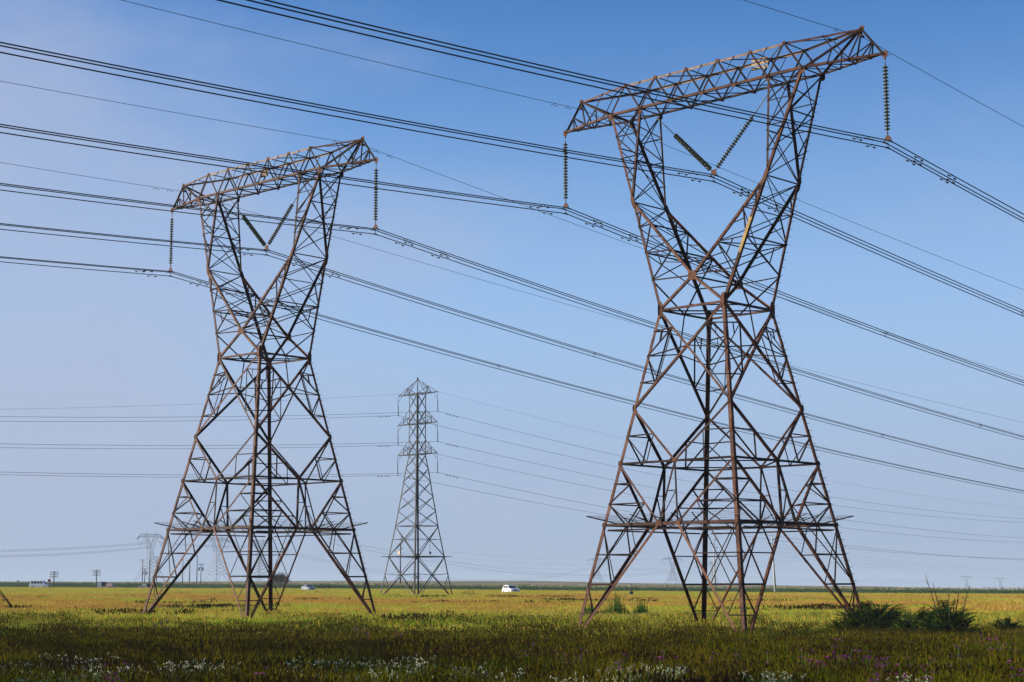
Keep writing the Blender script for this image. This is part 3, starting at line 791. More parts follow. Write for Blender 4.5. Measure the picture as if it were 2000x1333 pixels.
TA = [(.35, 1.1, 1.1, 4), (.95, 1.1, 1.1, 4), (1.6, 1.1, 1.1, 4)]
tpole(106, 1116, 470, 'telephone_pole', TA, 'old wooden telephone pole with three short crossbars beside the white minibus', 'telephone poles', r=.15)
tpole(189, 1113, 490, 'telephone_pole', TA, 'old wooden telephone pole with three short crossbars left of the small truck', 'telephone poles', r=.15)
for j, (px, pt, y, nm) in enumerate([(279, 1093, 640, 'leftmost of the tall bare poles by the dark car'), (292.5, 1093.5, 640, 'second tall bare pole by the dark car'), (307, 1087, 640, 'tall bare pole just behind the left foot of the left pylon'),
        (357.5, 1093, 640, 'tall bare pole first right of the left foot of the left pylon'), (371, 1094, 640, 'middle of three tall bare poles right of the left pylon foot'), (385.5, 1085, 640, 'tallest bare pole beside the pole carrying switchgear')]):
    tpole(px, pt, y, 'tall_pole', [(.25, 1.2 if j != 1 else .2, .2, 0)], nm, 'tall bare poles behind the left pylon', r=.16)
for px, pt, y, lab in ((283, 1111, 560, 'short stocky pole with insulator clusters between the tall bare poles'), (393, 1102, 520, 'pole carrying crossbars and switchgear cans right of the tallest bare pole')):
    o, h = tpole(px, pt, y, 'transformer_pole', [(.15, .9, .9, 3), (1.0, .9, .9, 0)], lab, 'transformer poles', r=.13)
    m = MB()
    for x in (-.62, .55): m.tube([(x, -.15, h-2.0), (x, -.15, h-1.2)], .24, 8)
    m.build('switch_can', M['darksteel'], o)
tpole(563, 1130, 520, 'fence_pole', [(.3, .3, .3, 0)], 'thin short pole beside the bare bushy tree', 'thin poles', r=.07)
for px, pt, y, lab in ((782, 1062, 520, 'slender pole with side arms behind the left leg of the slim grey pylon'), (1394, 1043, 430, 'slender pale pole with staggered arms behind the right pylon, left one'), (1507, 1040, 380, 'slender pale pole with staggered arms behind the right pylon, right one')):
    top = ray(px, pt, y); g = gz(top.x, y)-.3; h = top.z-g; lean = .55 if px == 1507 else .1
    o = empty('line_pole', (top.x+lean, y, g)); m = MB(); m.tube([(0, 0, 0), (-lean*.5, 0, h*.5), (-lean, 0, h)], [.30, .20, .10], 10); m.build('post', M['concrete' if px > 800 else 'grey'], o, True)
    for dz, sx in ((1.6, 1), (2.6, -1), (3.6, 1)):
        a = MB(); x0 = -lean*(h-dz)/h; a.tube([(x0, 0, h-dz), (x0+sx*.5, 0, h-dz+.08), (x0+sx*.95, 0, h-dz+.2)], [.05, .10, .09], 6); a.build('arm', M['darksteel'], o)
    tag(o, lab, 'pole', 'slender line poles')
def road_sign(px, pt, y, r, lab):
    c = ray(px, pt, y); g = gz(c.x, y)
    o = empty('stop_sign', (c.x, y, g-.2)); h = c.z-g+.2
    m = MB(); m.tube([(0, 0, 0), (0, 0, h)], .06, 6); m.build('post', M['darksteel'], o)
    m = MB(); m.lathe((0, -.06, h), (0, -1, 0), [(r, 0), (r, .03)], 8); m.build('sign_plate', M['red'], o)
    m = MB(); m.lathe((0, -.095, h), (0, -1, 0), [(r*.98, 0), (r*.98, .004), (r*.88, .004), (r*.88, 0)], 8)
    tag(o, lab, 'road sign', 'red road signs')
road_sign(96.5, 1134.3, 480, .46, 'round red sign on a post beside the front of the white minibus')
road_sign(35, 1135.5, 560, .30, 'small red sign at the far left of the field, left of the minibus')
# post with box
p = ray(1233, 1141, 235); g = gz(p.x, 235); h = p.z-g
o = empty('box_post', (p.x, 235, g)); m = MB(); m.tube([(0, 0, 0), (0, 0, h)], .045, 6); m.box((0, 0, h-.72), (.42, .05, .05)); m.box((0, 0, h-.9), (.3, .05, .05)); m.build('post', M['darksteel'], o)
m = MB(); m.box((0, -.08, h-1.18), (.52, .12, .36)); m.build('box', M['signgrey'], o)
tag(o, 'thin post with a small blue grey box beside the tall green weeds', 'post')
# cut off struts of a stay at far left
m = MB(); a = ray(42, 1186, 150); a.z = gz(a.x, a.y)-.2
o = empty('stay_strut', a)
for e, w in ((ray(-130, 985, 152), .09), (ray(-125, 1012, 149.0), .08)):
    m.angle(V((0, 0, 0)), V(e)-a, w, (.7, -.7, 0))
m.build('steel_angles', M['rust'], o); tag(o, 'pair of dark steel struts slanting into the grass at the left edge', 'strut')

# ------------------------------------------------------------ vehicles
def car(name, paint, L, W, H, prof, cab, wheels, wr, front_z, extras=True):
    """x forward. prof: side outline (x,z) of lower body; cab: (x0 rear base, x1 rear top, x2 front top, x3 front base, z0, z1)"""
    root = empty(name)
    m = MB(); n = len(prof)
    rings = []
    for f, inset in ((-1, .0), (-.94, .05), (.94, .05), (1, .0)): pass
    ys = [(-.5*W, .12), (-.44*W, 0), (.44*W, 0), (.5*W, .12)]
    cx = sum(p[0] for p in prof)/n; cz = sum(p[1] for p in prof)/n
    vs = []
    for y, ins in ys:
        for x, z in prof: vs.append(V((x-(x-cx)*ins*.25, y, z-(z-cz)*ins*.6)))
    fs = []
    for r in range(3):
        for i in range(n): fs.append((r*n+i, r*n+(i+1) % n, (r+1)*n+(i+1) % n, (r+1)*n+i))
    fs.append(tuple(range(n-1, -1, -1))); fs.append(tuple(range(3*n, 4*n)))
    m.add(vs, fs)
    x0, x1, x2, x3, z0, z1 = cab
    wb, wt = .46*W, .38*W
    cb = [V((x0, -wb, z0)), V((x3, -wb, z0)), V((x3, wb, z0)), V((x0, wb, z0))]; ct = [V((x1, -wt, z1)), V((x2, -wt, z1)), V((x2, wt, z1)), V((x1, wt, z1))]
    rf = [V((x1+.12, -wt*.85, z1+.06)), V((x2-.12, -wt*.85, z1+.06)), V((x2-.12, wt*.85, z1+.06)), V((x1+.12, wt*.85, z1+.06))]
    m.add(cb+ct+rf, [(0,1,5,4), (1,2,6,5), (2,3,7,6), (3,0,4,7), (4,5,9,8), (5,6,10,9), (6,7,11,10), (7,4,8,11), (8,9,10,11)])
    m.build('body', paint, root)
    def pane(nm, q, s0, s1, t0, t1):
        a, b, c, d = q; nn = (b-a).cross(d-a).normalized()
        P = lambda s, t: mix(mix(a, b, s), mix(d, c, s), t)
        v = [P(s0, t0), P(s1, t0), P(s1, t1), P(s0, t1)]; k = MB(); k.add([p+nn*.012 for p in v]+[p-nn*.01 for p in v], [(0,1,2,3), (7,6,5,4), (0,4,5,1), (1,5,6,2), (2,6,7,3), (3,7,4,0)])
        k.build(nm, M['carglass'], root)
    pane('windscreen', (cb[1], cb[2], ct[2], ct[1]), .08, .92, .1, .9); pane('rear_window', (cb[3], cb[0], ct[0], ct[3]), .1, .9, .2, .9)
    nw = 4 if L > 5 else 2
    for q in ((cb[0], cb[1], ct[1], ct[0]), (cb[2], cb[3], ct[3], ct[2])):
        for j in range(nw):
            w = .88/nw; pane('side_window', q, .06+j*w+.02, .06+(j+1)*w-.02, .12, .88)
    for x in wheels:
        for sy in (-1, 1):
            t = MB(); t.lathe((x, sy*(W/2-.20), wr), (0, sy, 0), [(wr*.6, 0), (wr*.95, 0), (wr, .03), (wr, .18), (wr*.95, .215), (wr*.6, .215)], 16); wo = t.build('wheel', M['tyre'], root)
            t = MB(); t.lathe((x, sy*(W/2-.19), wr), (0, sy, 0), [(wr*.6, 0), (wr*.58, .2), (wr*.15, .212)], 12); t.build('rim', M['rim'], wo)
    xf = max(p[0] for p in prof)
    for sy in (-1, 1):
        t = MB(); t.box((xf-.10, sy*W*.37, front_z), (.24, W*.18, .17)); t.build('headlight', M['lamp'], root)
        t = MB(); t.box((xf-.03, sy*W*.38, front_z-.32), (.12, .18, .14)); t.build('fog_lamp', M['black'], root)
        t = MB(); t.box((x3-.25, sy*(W*.5+.06), z0+.08), (.12, .2, .16)); t.build('mirror', paint, root)
    t = MB(); t.box((xf-.02, 0, front_z-.03), (.10, W*.42, .26)); t.build('grille', M['black'], root)
    t = MB(); t.box((xf+.0, 0, front_z-.37), (.08, W*.5, .10)); t.build('bumper_intake', M['black'], root)
    return root
def place(o, px, y, hd, lab, cat, dz=0):
    p = ray(px, 1150, y); o.location = (p.x, y, gz(p.x, y)+dz); o.rotation_euler = (0, 0, hd); tag(o, lab, cat)
suv_prof = [(-2.15, .35), (-2.2, .75), (-2.1, 1.08), (.95, 1.08), (1.95, .95), (2.18, .75), (2.2, .38), (1.9, .28), (-1.9, .28)]
o = car('parked_car', M['white'], 4.4, 1.85, 1.7, suv_prof, (-2.08, -1.75, .25, 1.15, 1.05, 1.58), (-1.35, 1.4), .34, .78)
m = MB()
for sy in (-1, 1): m.tube([(-1.6, sy*.6, 1.68), (.1, sy*.6, 1.68)], .025, 5)
m.build('roof_rail', M['rim'], o)
place(o, 998, 322, -1.17, 'white estate style car seen from the front on the road between the two rusty pylons', 'car', .30)
sed = [(-2.1, .35), (-2.2, .7), (-2.05, .98), (-1.2, 1.0), (.9, .98), (1.9, .84), (2.15, .66), (2.2, .35), (1.9, .25), (-1.9, .25)]
o = car('sedan_car', M['silver'], 4.3, 1.75, 1.45, sed, (-1.6, -1.0, .25, 1.15, .96, 1.40), (-1.3, 1.35), .32, .66)
place(o, 602, 400, -1.05, 'silver blue saloon with one headlight glinting, right of the bare tree', 'car', .35)
o = car('hatchback_car', M['darkblue'], 4.2, 1.75, 1.5, sed, (-1.75, -1.3, .25, 1.15, .96, 1.46), (-1.3, 1.35), .32, .66)
place(o, 284, 470, 2.4, 'dark teal car half hidden in grass at the left foot of the left pylon', 'car', .25)
bus = [(-2.7, .4), (-2.75, 1.1), (-2.7, 1.3), (1.5, 1.3), (2.3, 1.05), (2.65, .85), (2.7, .42), (2.4, .32), (-2.4, .32)]
o = car('minibus', M['white'], 5.4, 1.9, 2.3, bus, (-2.70, -2.62, 1.15, 1.85, 1.25, 2.20), (-1.7, 1.7), .35, .82)
place(o, 77, 500, -.12, 'long white minibus passing behind the grass at far left', 'minibus', .15)
# small truck with faded load
root = empty('small_truck'); m = MB(); m.box((1.5, 0, 1.25), (1.3, 1.9, 1.5)); m.box((1.35, 0, 2.1), (.9, 1.75, .35)); m.build('cab', M['silver'], root)
m = MB(); m.box((2.16, 0, 1.6), (.03, 1.6, .6)); m.build('windscreen', M['carglass'], root)
m = MB(); m.box((-.6, 0, .85), (4.4, 1.6, .2)); m.box((-1.6, 0, 1.35), (1.9, 1.9, .8)); m.build('bed', M['pink'], root)
m = MB(); m.tube([(.25, 0, .9), (.25, 0, 2.2)], [.75, .6], 12); m.build('drum', M['darkblue'], root)
for x in (1.5, -1.6):
    for sy in (-1, 1):
        t = MB(); t.lathe((x, sy*.75, .42), (0, sy, 0), [(.2, 0), (.42, 0), (.42, .22), (.2, .22)], 14); t.build('wheel', M['tyre'], root)
place(root, 206, 500, 2.9, 'small pale truck with dark drum and faded pink load near a telephone pole', 'truck', -.1)

# ------------------------------------------------------------ ground, road, maize
def sheet(name, ys, xw, nx, f, mt, dens=None):
    vs = []; fs = []; X = []
    for y in ys:
        l, r = xw(y)
        for i in range(nx+1):
            x = lerp(l, r, i/nx); vs.append((x, y, f(x, y)))
    for j in range(len(ys)-1):
        for i in range(nx): a = j*(nx+1)+i; fs.append((a, a+1, a+nx+2, a+nx+1))
    me = bpy.data.meshes.new(name); me.from_pydata(vs, [], fs); me.materials.append(mt)
    me.polygons.foreach_set('use_smooth', [True]*len(fs)); me.update()
    if dens:
        at = me.attributes.new('dens', 'FLOAT', 'POINT'); at.data.foreach_set('value', [dens(v[0], v[1]) for v in vs])
    o = bpy.data.objects.new(name, me); COL.objects.link(o); return o
ys = [-400, -200, -100, -50, -20, 0, 20]
y = 30.
while y < 1300: ys.append(y); y *= 1.022
while y < 7800: ys.append(y); y *= 1.08
ys.append(7900)
g = sheet('ground', ys, lambda y: (-300-1.1*abs(y), 300+1.1*abs(y)), 220, gz, M['ground']); g['kind'] = 'structure'
# road
RD = [(95, 190), (40, 270), (0, 330), (-49, 405), (-104, 478), (-150, 530), (-260, 640), (-420, 760)]
def road_y(x): return interp_lin(sorted((a, b) for a, b in RD), x)
m = MB(); pts = []
for (a, b), (c, d) in zip(RD, RD[1:]):
    for q in range(10): pts.append(V((lerp(a, c, q/10), lerp(b, d, q/10), 0)))
for i in range(len(pts)-1):
    u = (pts[i+1]-pts[i]).normalized(); nrm = V((-u.y, u.x, 0))*3.6
    for j, e in ((i, 0), (i+1, 1)): pass
    q = [pts[i]-nrm, pts[i]+nrm, pts[i+1]+nrm, pts[i+1]-nrm]; q = [V((v.x, v.y, gz(v.x, v.y)+.12)) for v in q]; m.add(q, [(0, 1, 2, 3)])
rd = m.build('road', M['asphalt']); rd['kind'] = 'structure'

def edge(x): return 440-.75*x if x < 0 else 430-.52*x
# ------------------------------------------------------------ plant clumps
LIB = bpy.data.collections.new('plant_library')
def lib(name): c = bpy.data.collections.new(name); return c
def clump(col, name, R, n, h, w, lean, mats, head=0, headsize=.02, wide=False):
    vs = []; fs = []; mi = []
    for i in range(n):
        a = random.uniform(0, 2*pi); r = R*sqrt(random.random()); x, y = r*cos(a), r*sin(a)
        hh = h*random.uniform(.55, 1.15); th = random.uniform(0, 2*pi); ln = lean*random.uniform(.2, 1.2)*hh
        dx, dy = cos(th)*ln, sin(th)*ln; ph = random.uniform(0, pi); wx, wy = cos(ph)*w/2, sin(ph)*w/2
        o = len(vs)
        vs += [(x-wx, y-wy, -.05), (x+wx, y+wy, -.05), (x+dx*.3-wx*.8, y+dy*.3-wy*.8, hh*.55), (x+dx*.3+wx*.8, y+dy*.3+wy*.8, hh*.55), (x+dx, y+dy, hh)]
        fs += [(o, o+1, o+3, o+2), (o+2, o+3, o+4)]; mi += [0, 0]
        if random.random() < head:
            for k in range(3):
                o = len(vs); s = headsize*random.uniform(.7, 1.4); e = k*pi/3+ph
                cx, cy, cz = x+dx*.96, y+dy*.96, hh*.97
                vs += [(cx, cy, cz-s*2.8), (cx+cos(e)*s, cy+sin(e)*s, cz), (cx, cy, cz+s*2.8), (cx-cos(e)*s, cy-sin(e)*s, cz)]
                fs.append((o, o+1, o+2, o+3)); mi.append(1)
    me = bpy.data.meshes.new(name); me.from_pydata(vs, [], fs)
    for q in mats: me.materials.append(q)
    me.polygons.foreach_set('material_index', mi); me.update()
    ob = bpy.data.objects.new(name, me); col.objects.link(ob); return ob
def scatter(region, col, density, seed, smin, smax):
    ng = bpy.data.node_groups.new('scatter', 'GeometryNodeTree')
    ng.interface.new_socket('Geometry', in_out='INPUT', socket_type='NodeSocketGeometry')
    ng.interface.new_socket('Geometry', in_out='OUTPUT', socket_type='NodeSocketGeometry')
    N = ng.nodes; L = ng.links
    gi = N.new('NodeGroupInput'); go = N.new('NodeGroupOutput')
    dp = N.new('GeometryNodeDistributePointsOnFaces'); na = N.new('GeometryNodeInputNamedAttribute'); na.data_type = 'FLOAT'; na.inputs['Name'].default_value = 'dens'
    mu = N.new('ShaderNodeMath'); mu.operation = 'MULTIPLY'; mu.inputs[1].default_value = density
    L.new(na.outputs['Attribute'], mu.inputs[0]); L.new(mu.outputs[0], dp.inputs['Density']); dp.inputs['Seed'].default_value = seed
    L.new(gi.outputs[0], dp.inputs['Mesh'])
    ci = N.new('GeometryNodeCollectionInfo'); ci.inputs['Collection'].default_value = col; ci.inputs['Separate Children'].default_value = True; ci.inputs['Reset Children'].default_value = True
    ip = N.new('GeometryNodeInstanceOnPoints'); L.new(dp.outputs['Points'], ip.inputs['Points']); L.new(ci.outputs[0], ip.inputs['Instance']); ip.inputs['Pick Instance'].default_value = True
    rv = N.new('FunctionNodeRandomValue'); rv.data_type = 'FLOAT_VECTOR'; rv.inputs[0].default_value = (0, 0, 0); rv.inputs[1].default_value = (0, 0, 6.283)
    rs = N.new('FunctionNodeRandomValue'); rs.data_type = 'FLOAT'; rs.inputs[2].default_value = smin; rs.inputs[3].default_value = smax
    ri = N.new('FunctionNodeRandomValue'); ri.data_type = 'INT'; ri.inputs[4].default_value = 0; ri.inputs[5].default_value = 50
    L.new(rv.outputs[0], ip.inputs['Rotation']); L.new(rs.outputs[1], ip.inputs['Scale']); L.new(ri.outputs[2], ip.inputs['Instance Index'])
    L.new(ip.outputs[0], go.inputs[0])
    md = region.modifiers.new('scatter', 'NODES'); md.node_group = ng
random.seed(11)
cg = lib('grass_clumps')
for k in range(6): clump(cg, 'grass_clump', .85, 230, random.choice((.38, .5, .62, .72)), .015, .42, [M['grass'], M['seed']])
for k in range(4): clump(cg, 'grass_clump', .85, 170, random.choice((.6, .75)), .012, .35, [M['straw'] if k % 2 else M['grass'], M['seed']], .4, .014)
cs_ = lib('seed_grass_clumps')
for k in range(4): clump(cs_, 'seed_clump', .8, 170, .66, .010, .3, [M['straw'], M['seed']], .85, .016)
cr_ = lib('red_grass_clumps')
for k in range(4): clump(cr_, 'red_clump', .8, 110, .55, .016, .3, [M['redgrass'], M['redgrass']], .8, .03)
cm_ = lib('meadow_clumps')
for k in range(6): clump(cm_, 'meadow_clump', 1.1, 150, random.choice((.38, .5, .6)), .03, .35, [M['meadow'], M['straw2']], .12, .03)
def nz(x, y, s, o=0): return noise.noise(V((x*s, y*s*1.6, o)))+.5*noise.noise(V((x*s*2.3, y*s*3.2, o+5)))
def onroad(x, y):
    if y < 180 or x < -450: return 1
    return 0 if abs(road_y(x)-y)*.55 < 4.6 else 1
near = lambda y: (-.325*y-4, .325*y+4)
def steps(a, b, s): 
    n = max(1, int((b-a)/s)); return [lerp(a, b, i/n) for i in range(n+1)]
def fade(x, y):
    e = 97-.15*x+9*nz(x, y, .07, 7)
    return max(0, min(1, (e+20-y)/38))
def fade2(x, y): return max(0, min(1, (86-.1*x+12*nz(x, y, .06, 17)-y)/24))
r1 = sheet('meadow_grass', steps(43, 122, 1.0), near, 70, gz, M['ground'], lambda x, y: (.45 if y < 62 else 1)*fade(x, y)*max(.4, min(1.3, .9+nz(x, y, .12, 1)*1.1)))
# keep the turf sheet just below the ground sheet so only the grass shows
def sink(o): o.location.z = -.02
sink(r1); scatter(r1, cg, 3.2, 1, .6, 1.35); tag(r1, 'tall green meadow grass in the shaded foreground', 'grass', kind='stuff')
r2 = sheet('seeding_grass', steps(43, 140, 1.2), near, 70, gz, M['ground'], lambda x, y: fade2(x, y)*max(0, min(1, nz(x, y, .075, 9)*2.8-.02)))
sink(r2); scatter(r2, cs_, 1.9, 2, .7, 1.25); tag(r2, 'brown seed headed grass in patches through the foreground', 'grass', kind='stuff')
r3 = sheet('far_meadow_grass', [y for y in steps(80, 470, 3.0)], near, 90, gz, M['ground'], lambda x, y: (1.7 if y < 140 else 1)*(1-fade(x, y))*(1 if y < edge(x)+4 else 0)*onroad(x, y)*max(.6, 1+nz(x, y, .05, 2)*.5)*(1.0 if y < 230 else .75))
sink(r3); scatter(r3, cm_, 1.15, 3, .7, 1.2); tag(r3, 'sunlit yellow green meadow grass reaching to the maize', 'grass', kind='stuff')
def reddens(x, y):
    b = exp(-((y-(165-.25*x))/20)**2)*1.0+exp(-((y-(232+.1*x))/18)**2)*.55
    return max(0, min(1.1, b*(.35+2.6*nz(x, y, .03, 4))))*(1 if y < edge(x) else 0)*onroad(x, y)
r4 = sheet('red_brown_grass', steps(112, 300, 3.0), near, 80, gz, M['ground'], reddens)
sink(r4); scatter(r4, cr_, 2.4, 4, .7, 1.25); tag(r4, 'bands of orange brown seeding grass beyond the pylons', 'grass', kind='stuff')
ct_ = lib('tall_stems')
for k in range(6): clump(ct_, 'tall_stem', .8, 26, 1.05, .012, .4, [M['straw'] if k % 2 else M['grass'], M['straw'] if k % 3 else M['seed']], .8, .016)
r5 = sheet('tall_seed_stems', steps(43, 135, 1.5), near, 70, gz, M['ground'], lambda x, y: fade2(x, y)*max(.05, min(1, .35+nz(x, y, .09, 12)*1.9)))
sink(r5); scatter(r5, ct_, 1.0, 8, .55, 1.2); tag(r5, 'taller wispy stems standing above the foreground grass', 'grass', kind='stuff')
cd_ = lib('dark_weeds')
for k in range(5): clump(cd_, 'dark_weed', .5, 70, .55, .035, .5, [M['weed'], M['seed']], .5, .03)
r6 = sheet('dark_meadow_weeds', steps(43, 230, 2.5), near, 80, gz, M['ground'], lambda x, y: max(0, min(1, nz(x, y, .055, 21)*3-(.55 if y < 95 else 1.3))))
sink(r6); scatter(r6, cd_, 2.4, 9, .6, 1.4); tag(r6, 'patches of darker leafy weeds among the meadow grass', 'weeds', kind='stuff')
# maize
cz_ = lib('maize_plants')
def maize_plant():
    vs = []; fs = []; mi = []
    h = random.uniform(1.35, 1.7)
    for k in range(2):
        o = len(vs); a = k*pi/2; vs += [(cos(a)*.02, sin(a)*.02, 0), (-cos(a)*.02, -sin(a)*.02, 0), (-cos(a)*.015, -sin(a)*.015, h), (cos(a)*.015, sin(a)*.015, h)]; fs.append((o, o+1, o+2, o+3)); mi.append(0)
    for k in range(9):
        a = k*2.4+random.random()*.6; z = .2+h*.75*k/9; L = random.uniform(.45, .7); w = .055; px, py = -sin(a)*w, cos(a)*w; o = len(vs)
        for r_, dz, ww in ((0, 0, .6), (.4, .28, 1), (.75, .25, .8), (1, .0, .05)): vs += [(cos(a)*L*r_+px*ww, sin(a)*L*r_+py*ww, z+dz*L), (cos(a)*L*r_-px*ww, sin(a)*L*r_-py*ww, z+dz*L)]
        for q in range(3): fs.append((o+2*q, o+2*q+1, o+2*q+3, o+2*q+2)); mi.append(0)
    for k in range(5):
        a = k*1.3; o = len(vs); vs += [(0, 0, h-.02), (cos(a)*.1+.02, sin(a)*.1, h+.22), (cos(a)*.1-.02, sin(a)*.1+.02, h+.25)]; fs.append((o, o+1, o+2)); mi.append(1)
    me = bpy.data.meshes.new('maize_plant'); me.from_pydata(vs, [], fs); me.materials.append(M['maize']); me.materials.append(M['tassel']); me.polygons.foreach_set('material_index', mi)
    cz_.objects.link(bpy.data.objects.new('maize_plant', me))
for k in range(5): maize_plant()
vs = []; fs = []; dn = []
nx = 160; XS = [lerp(-230, 190, i/nx) for i in range(nx+1)]
o = bpy.data.objects
def band(name, off0, off1, nrow, mt, f):
    vs = []; fs = []
    for j in range(nrow+1):
        for x in XS: yy = edge(x)+lerp(off0, off1, j/nrow); vs.append((x, yy, f(x, yy)))
    for j in range(nrow):
        for i in range(nx): a = j*(nx+1)+i; fs.append((a, a+1, a+nx+2, a+nx+1))
    me = bpy.data.meshes.new(name); me.from_pydata(vs, [], fs); me.materials.append(mt); me.update()
    at = me.attributes.new('dens', 'FLOAT', 'POINT'); at.data.foreach_set('value', [1.0]*len(vs))
    ob = bpy.data.objects.new(name, me); COL.objects.link(ob); return ob
mz = band('maize_rows', 0, 30, 6, M['ground'], lambda x, y: gz(x, y)+.01); sink(mz); mz.location.z = .01
scatter(mz, cz_, 1.9, 6, .8, 1.15); tag(mz, 'dark green maize rows along the front edge of the far field', 'crop', kind='stuff')
# canopy of the field behind
cy = [28, 34, 42, 55, 75, 100, 140, 190, 250, 320, 400, 480, 560, 640, 740]
vs = []; fs = []; XW = [lerp(-1, 1, i/200) for i in range(201)]
for j, q in enumerate(cy):
    for t in XW:
        x = t*(240+q*.75); e = edge(max(-330, min(330, x)))+q
        rg = .12*noise.noise(V((x*.5, e*.5, 1)))+.1*noise.noise(V((x*.11, e*.11, 2)))
        vs.append((x, e, gz(x, e)+1.2*(.9 if j else .0)+rg))
for j in range(len(cy)-1):
    for i in range(200): a = j*201+i; fs.append((a, a+1, a+202, a+201))
me = bpy.data.meshes.new('maize_field'); me.from_pydata(vs, [], fs); me.materials.append(M['canopy']); me.polygons.foreach_set('use_smooth', [True]*len(fs))
ob = bpy.data.objects.new('maize_field', me); COL.objects.link(ob); tag(ob, 'tan and green maize field rising to the horizon', 'crop', kind='stuff')

# ------------------------------------------------------------ bushes
def frond(m, base, yaw, L, arch, wid):
    pts = []; d = V((cos(yaw), sin(yaw), 0)); side = V((-sin(yaw), cos(yaw), 0)); n = 15
    for i in range(n+1):
        t = i/n; el = arch*(1-t*t)+(-.15)*t*t
        p = base if not pts else pts[-1]+(d*cos(el)+V((0, 0, 1))*sin(el))*L/n
        pts.append(p)
    m.mi = 1; m.tube(pts[::3], [.016, .012, .009, .006, .004, .003][:len(pts[::3])], 3, False); m.mi = 0
    for i in range(2, n+1):
        t = i/n; ll = wid*sin(pi*min(1, .22+t*.8))**.7*random.uniform(.85, 1.1)
        dr = (pts[i]-pts[i-1]).normalized(); w = L/n*.46
        for s in (-1, 1):
            tip = pts[i]+side*s*ll+dr*ll*.35-V((0, 0, ll*random.uniform(.15, .45))); mid = mix(pts[i], tip, .45)
            m.add([pts[i], mid+dr*w, tip, mid-dr*w], [(0, 1, 2, 3)])
def fern_bush(loc, rx, ry, h, n, lab, dead=False):
    o = empty('fern_bush', loc); m = MB(); st = MB()
    for q in range(int(n*2.4)):
        a = random.uniform(0, 2*pi); r = random.random()**.55; x, y = cos(a)*r*rx, sin(a)*r*ry
        top = h*sqrt(max(0, 1-r*r*.85))*random.uniform(.35, 1.0)
        yaw = a+random.gauss(0, .7); L = random.uniform(.7, 1.15)*h*.58
        frond(m, V((x*.75, y*.75, max(0, top-L*.8))), yaw, L, random.uniform(.8, 1.5), random.uniform(.16, .24))
        if q % 6 == 0: st.tube([V((x*.4, y*.4, -.1)), V((x*.6, y*.6, top*.5)), V((x*.8, y*.8, top*.9))], [.03, .022, .012], 5)
    for q in range(int(n*3.5)):
        a = random.uniform(0, 2*pi); r = random.random()**.5; c = V((cos(a)*r*rx*.9, sin(a)*r*ry*.9, h*.72*sqrt(1-r*r*.8)*random.random()))
        k = random.uniform(.06, .13); u = V((random.gauss(0, 1), random.gauss(0, 1), random.gauss(0, .6))).normalized(); v = u.cross(V((0, 0, 1))).normalized()
        m.add([c-u*k, c+v*k*.45, c+u*k, c-v*k*.45], [(0, 1, 2, 3)])
    m.build('fronds', [M['fern'], M['stem']], o); st.build('stems', M['stem'], o)
    if dead:
        s = MB()
        for (dx, hh, lx) in ((-.05, 3.6, -.85), (.05, 3.2, -.6), (.1, 2.9, .15), (.3, 3.0, .45), (.5, 3.1, .75), (.2, 2.5, .3)):
            s.tube([V((dx, 0, .4)), V((dx+lx*.45, 0, hh*.55)), V((dx+lx, 0, hh))], [.04, .03, .012], 5)
            for q in range(3): b = mix(V((dx+lx*.45, 0, hh*.55)), V((dx+lx, 0, hh)), .2+.25*q); s.tube([b, b+V((random.choice((-1, 1))*.18, 0, .22))], [.014, .006], 4)
        s.build('dead_stems', M['stem'], o)
    tag(o, lab, 'bush', 'dark frond bushes by the right pylon'); return o
random.seed(21)
def at(px, y): p = ray(px, 1200, y); return V((p.x, y, gz(p.x, y)))
fern_bush(at(1706, 90), 2.3, 1.3, 2.7, 210, 'largest dark green frond bush, at the right foot of the right pylon')
fern_bush(at(1795, 86), 1.6, .9, 2.3, 110, 'lower frond bush with sunlit leaflets between two taller bushes')
fern_bush(at(1846, 84), 1.5, 1.0, 2.6, 140, 'frond bush with bare dead stems rising out of it', True)
fern_bush(at(1962, 97), 1.2, .8, 1.45, 70, 'small separate dark frond bush near the right edge')
fern_bush(at(1662, 86), .8, .6, .95, 30, 'small low fronds at the foot of the struts left of the largest bush')
def scrub(px, y, w, h, mt, lab, grp='low dark scrub in the meadow'):
    p = at(px, y); o = empty('low_scrub', p); m = MB(); s = MB()
    for k in range(int(260*w)):
        a = random.uniform(0, 2*pi); r = random.random()**.5; zz = h*sqrt(max(0, 1-r*r))*random.uniform(.3, 1.05)+.1*random.random()
        c = V((cos(a)*r*w, sin(a)*r*w*.6, zz)); q = random.uniform(.05, .10); u = V((random.gauss(0, 1), random.gauss(0, 1), random.gauss(0, 1))).normalized(); v = u.cross(V((0, 0, 1))).normalized()
        m.add([c-u*q, c+v*q*.6, c+u*q, c-v*q*.6], [(0, 1, 2, 3)])
    for k in range(12): a = random.uniform(0, 2*pi); s.tube([(0, 0, -.05), (cos(a)*w*.6, sin(a)*w*.4, h*.7)], [.03, .01], 4)
    m.build('foliage', mt, o); s.build('stems', M['stem'], o); tag(o, lab, 'shrub', grp)
scrub(356, 262, 2.1, 1.0, M['scrub'], 'low dark shrub strip right of the left foot of the left pylon')
scrub(444, 262, 1.8, 1.05, M['redscrub'], 'low brownish shrub strip between the legs of the left pylon')
scrub(916, 268, 1.6, 1.25, M['scrub'], 'rounded dark shrub left of the white car')
scrub(772, 232, 1.6, .9, M['redscrub'], 'purple brown shrubs at the left foot of the slim grey pylon')
scrub(868, 236, 1.3, .8, M['redscrub'], 'purple brown shrubs at the right foot of the slim grey pylon')
scrub(1480, 225, 2.2, .8, M['scrub'], 'thin dark shrub line behind the front leg of the right pylon')
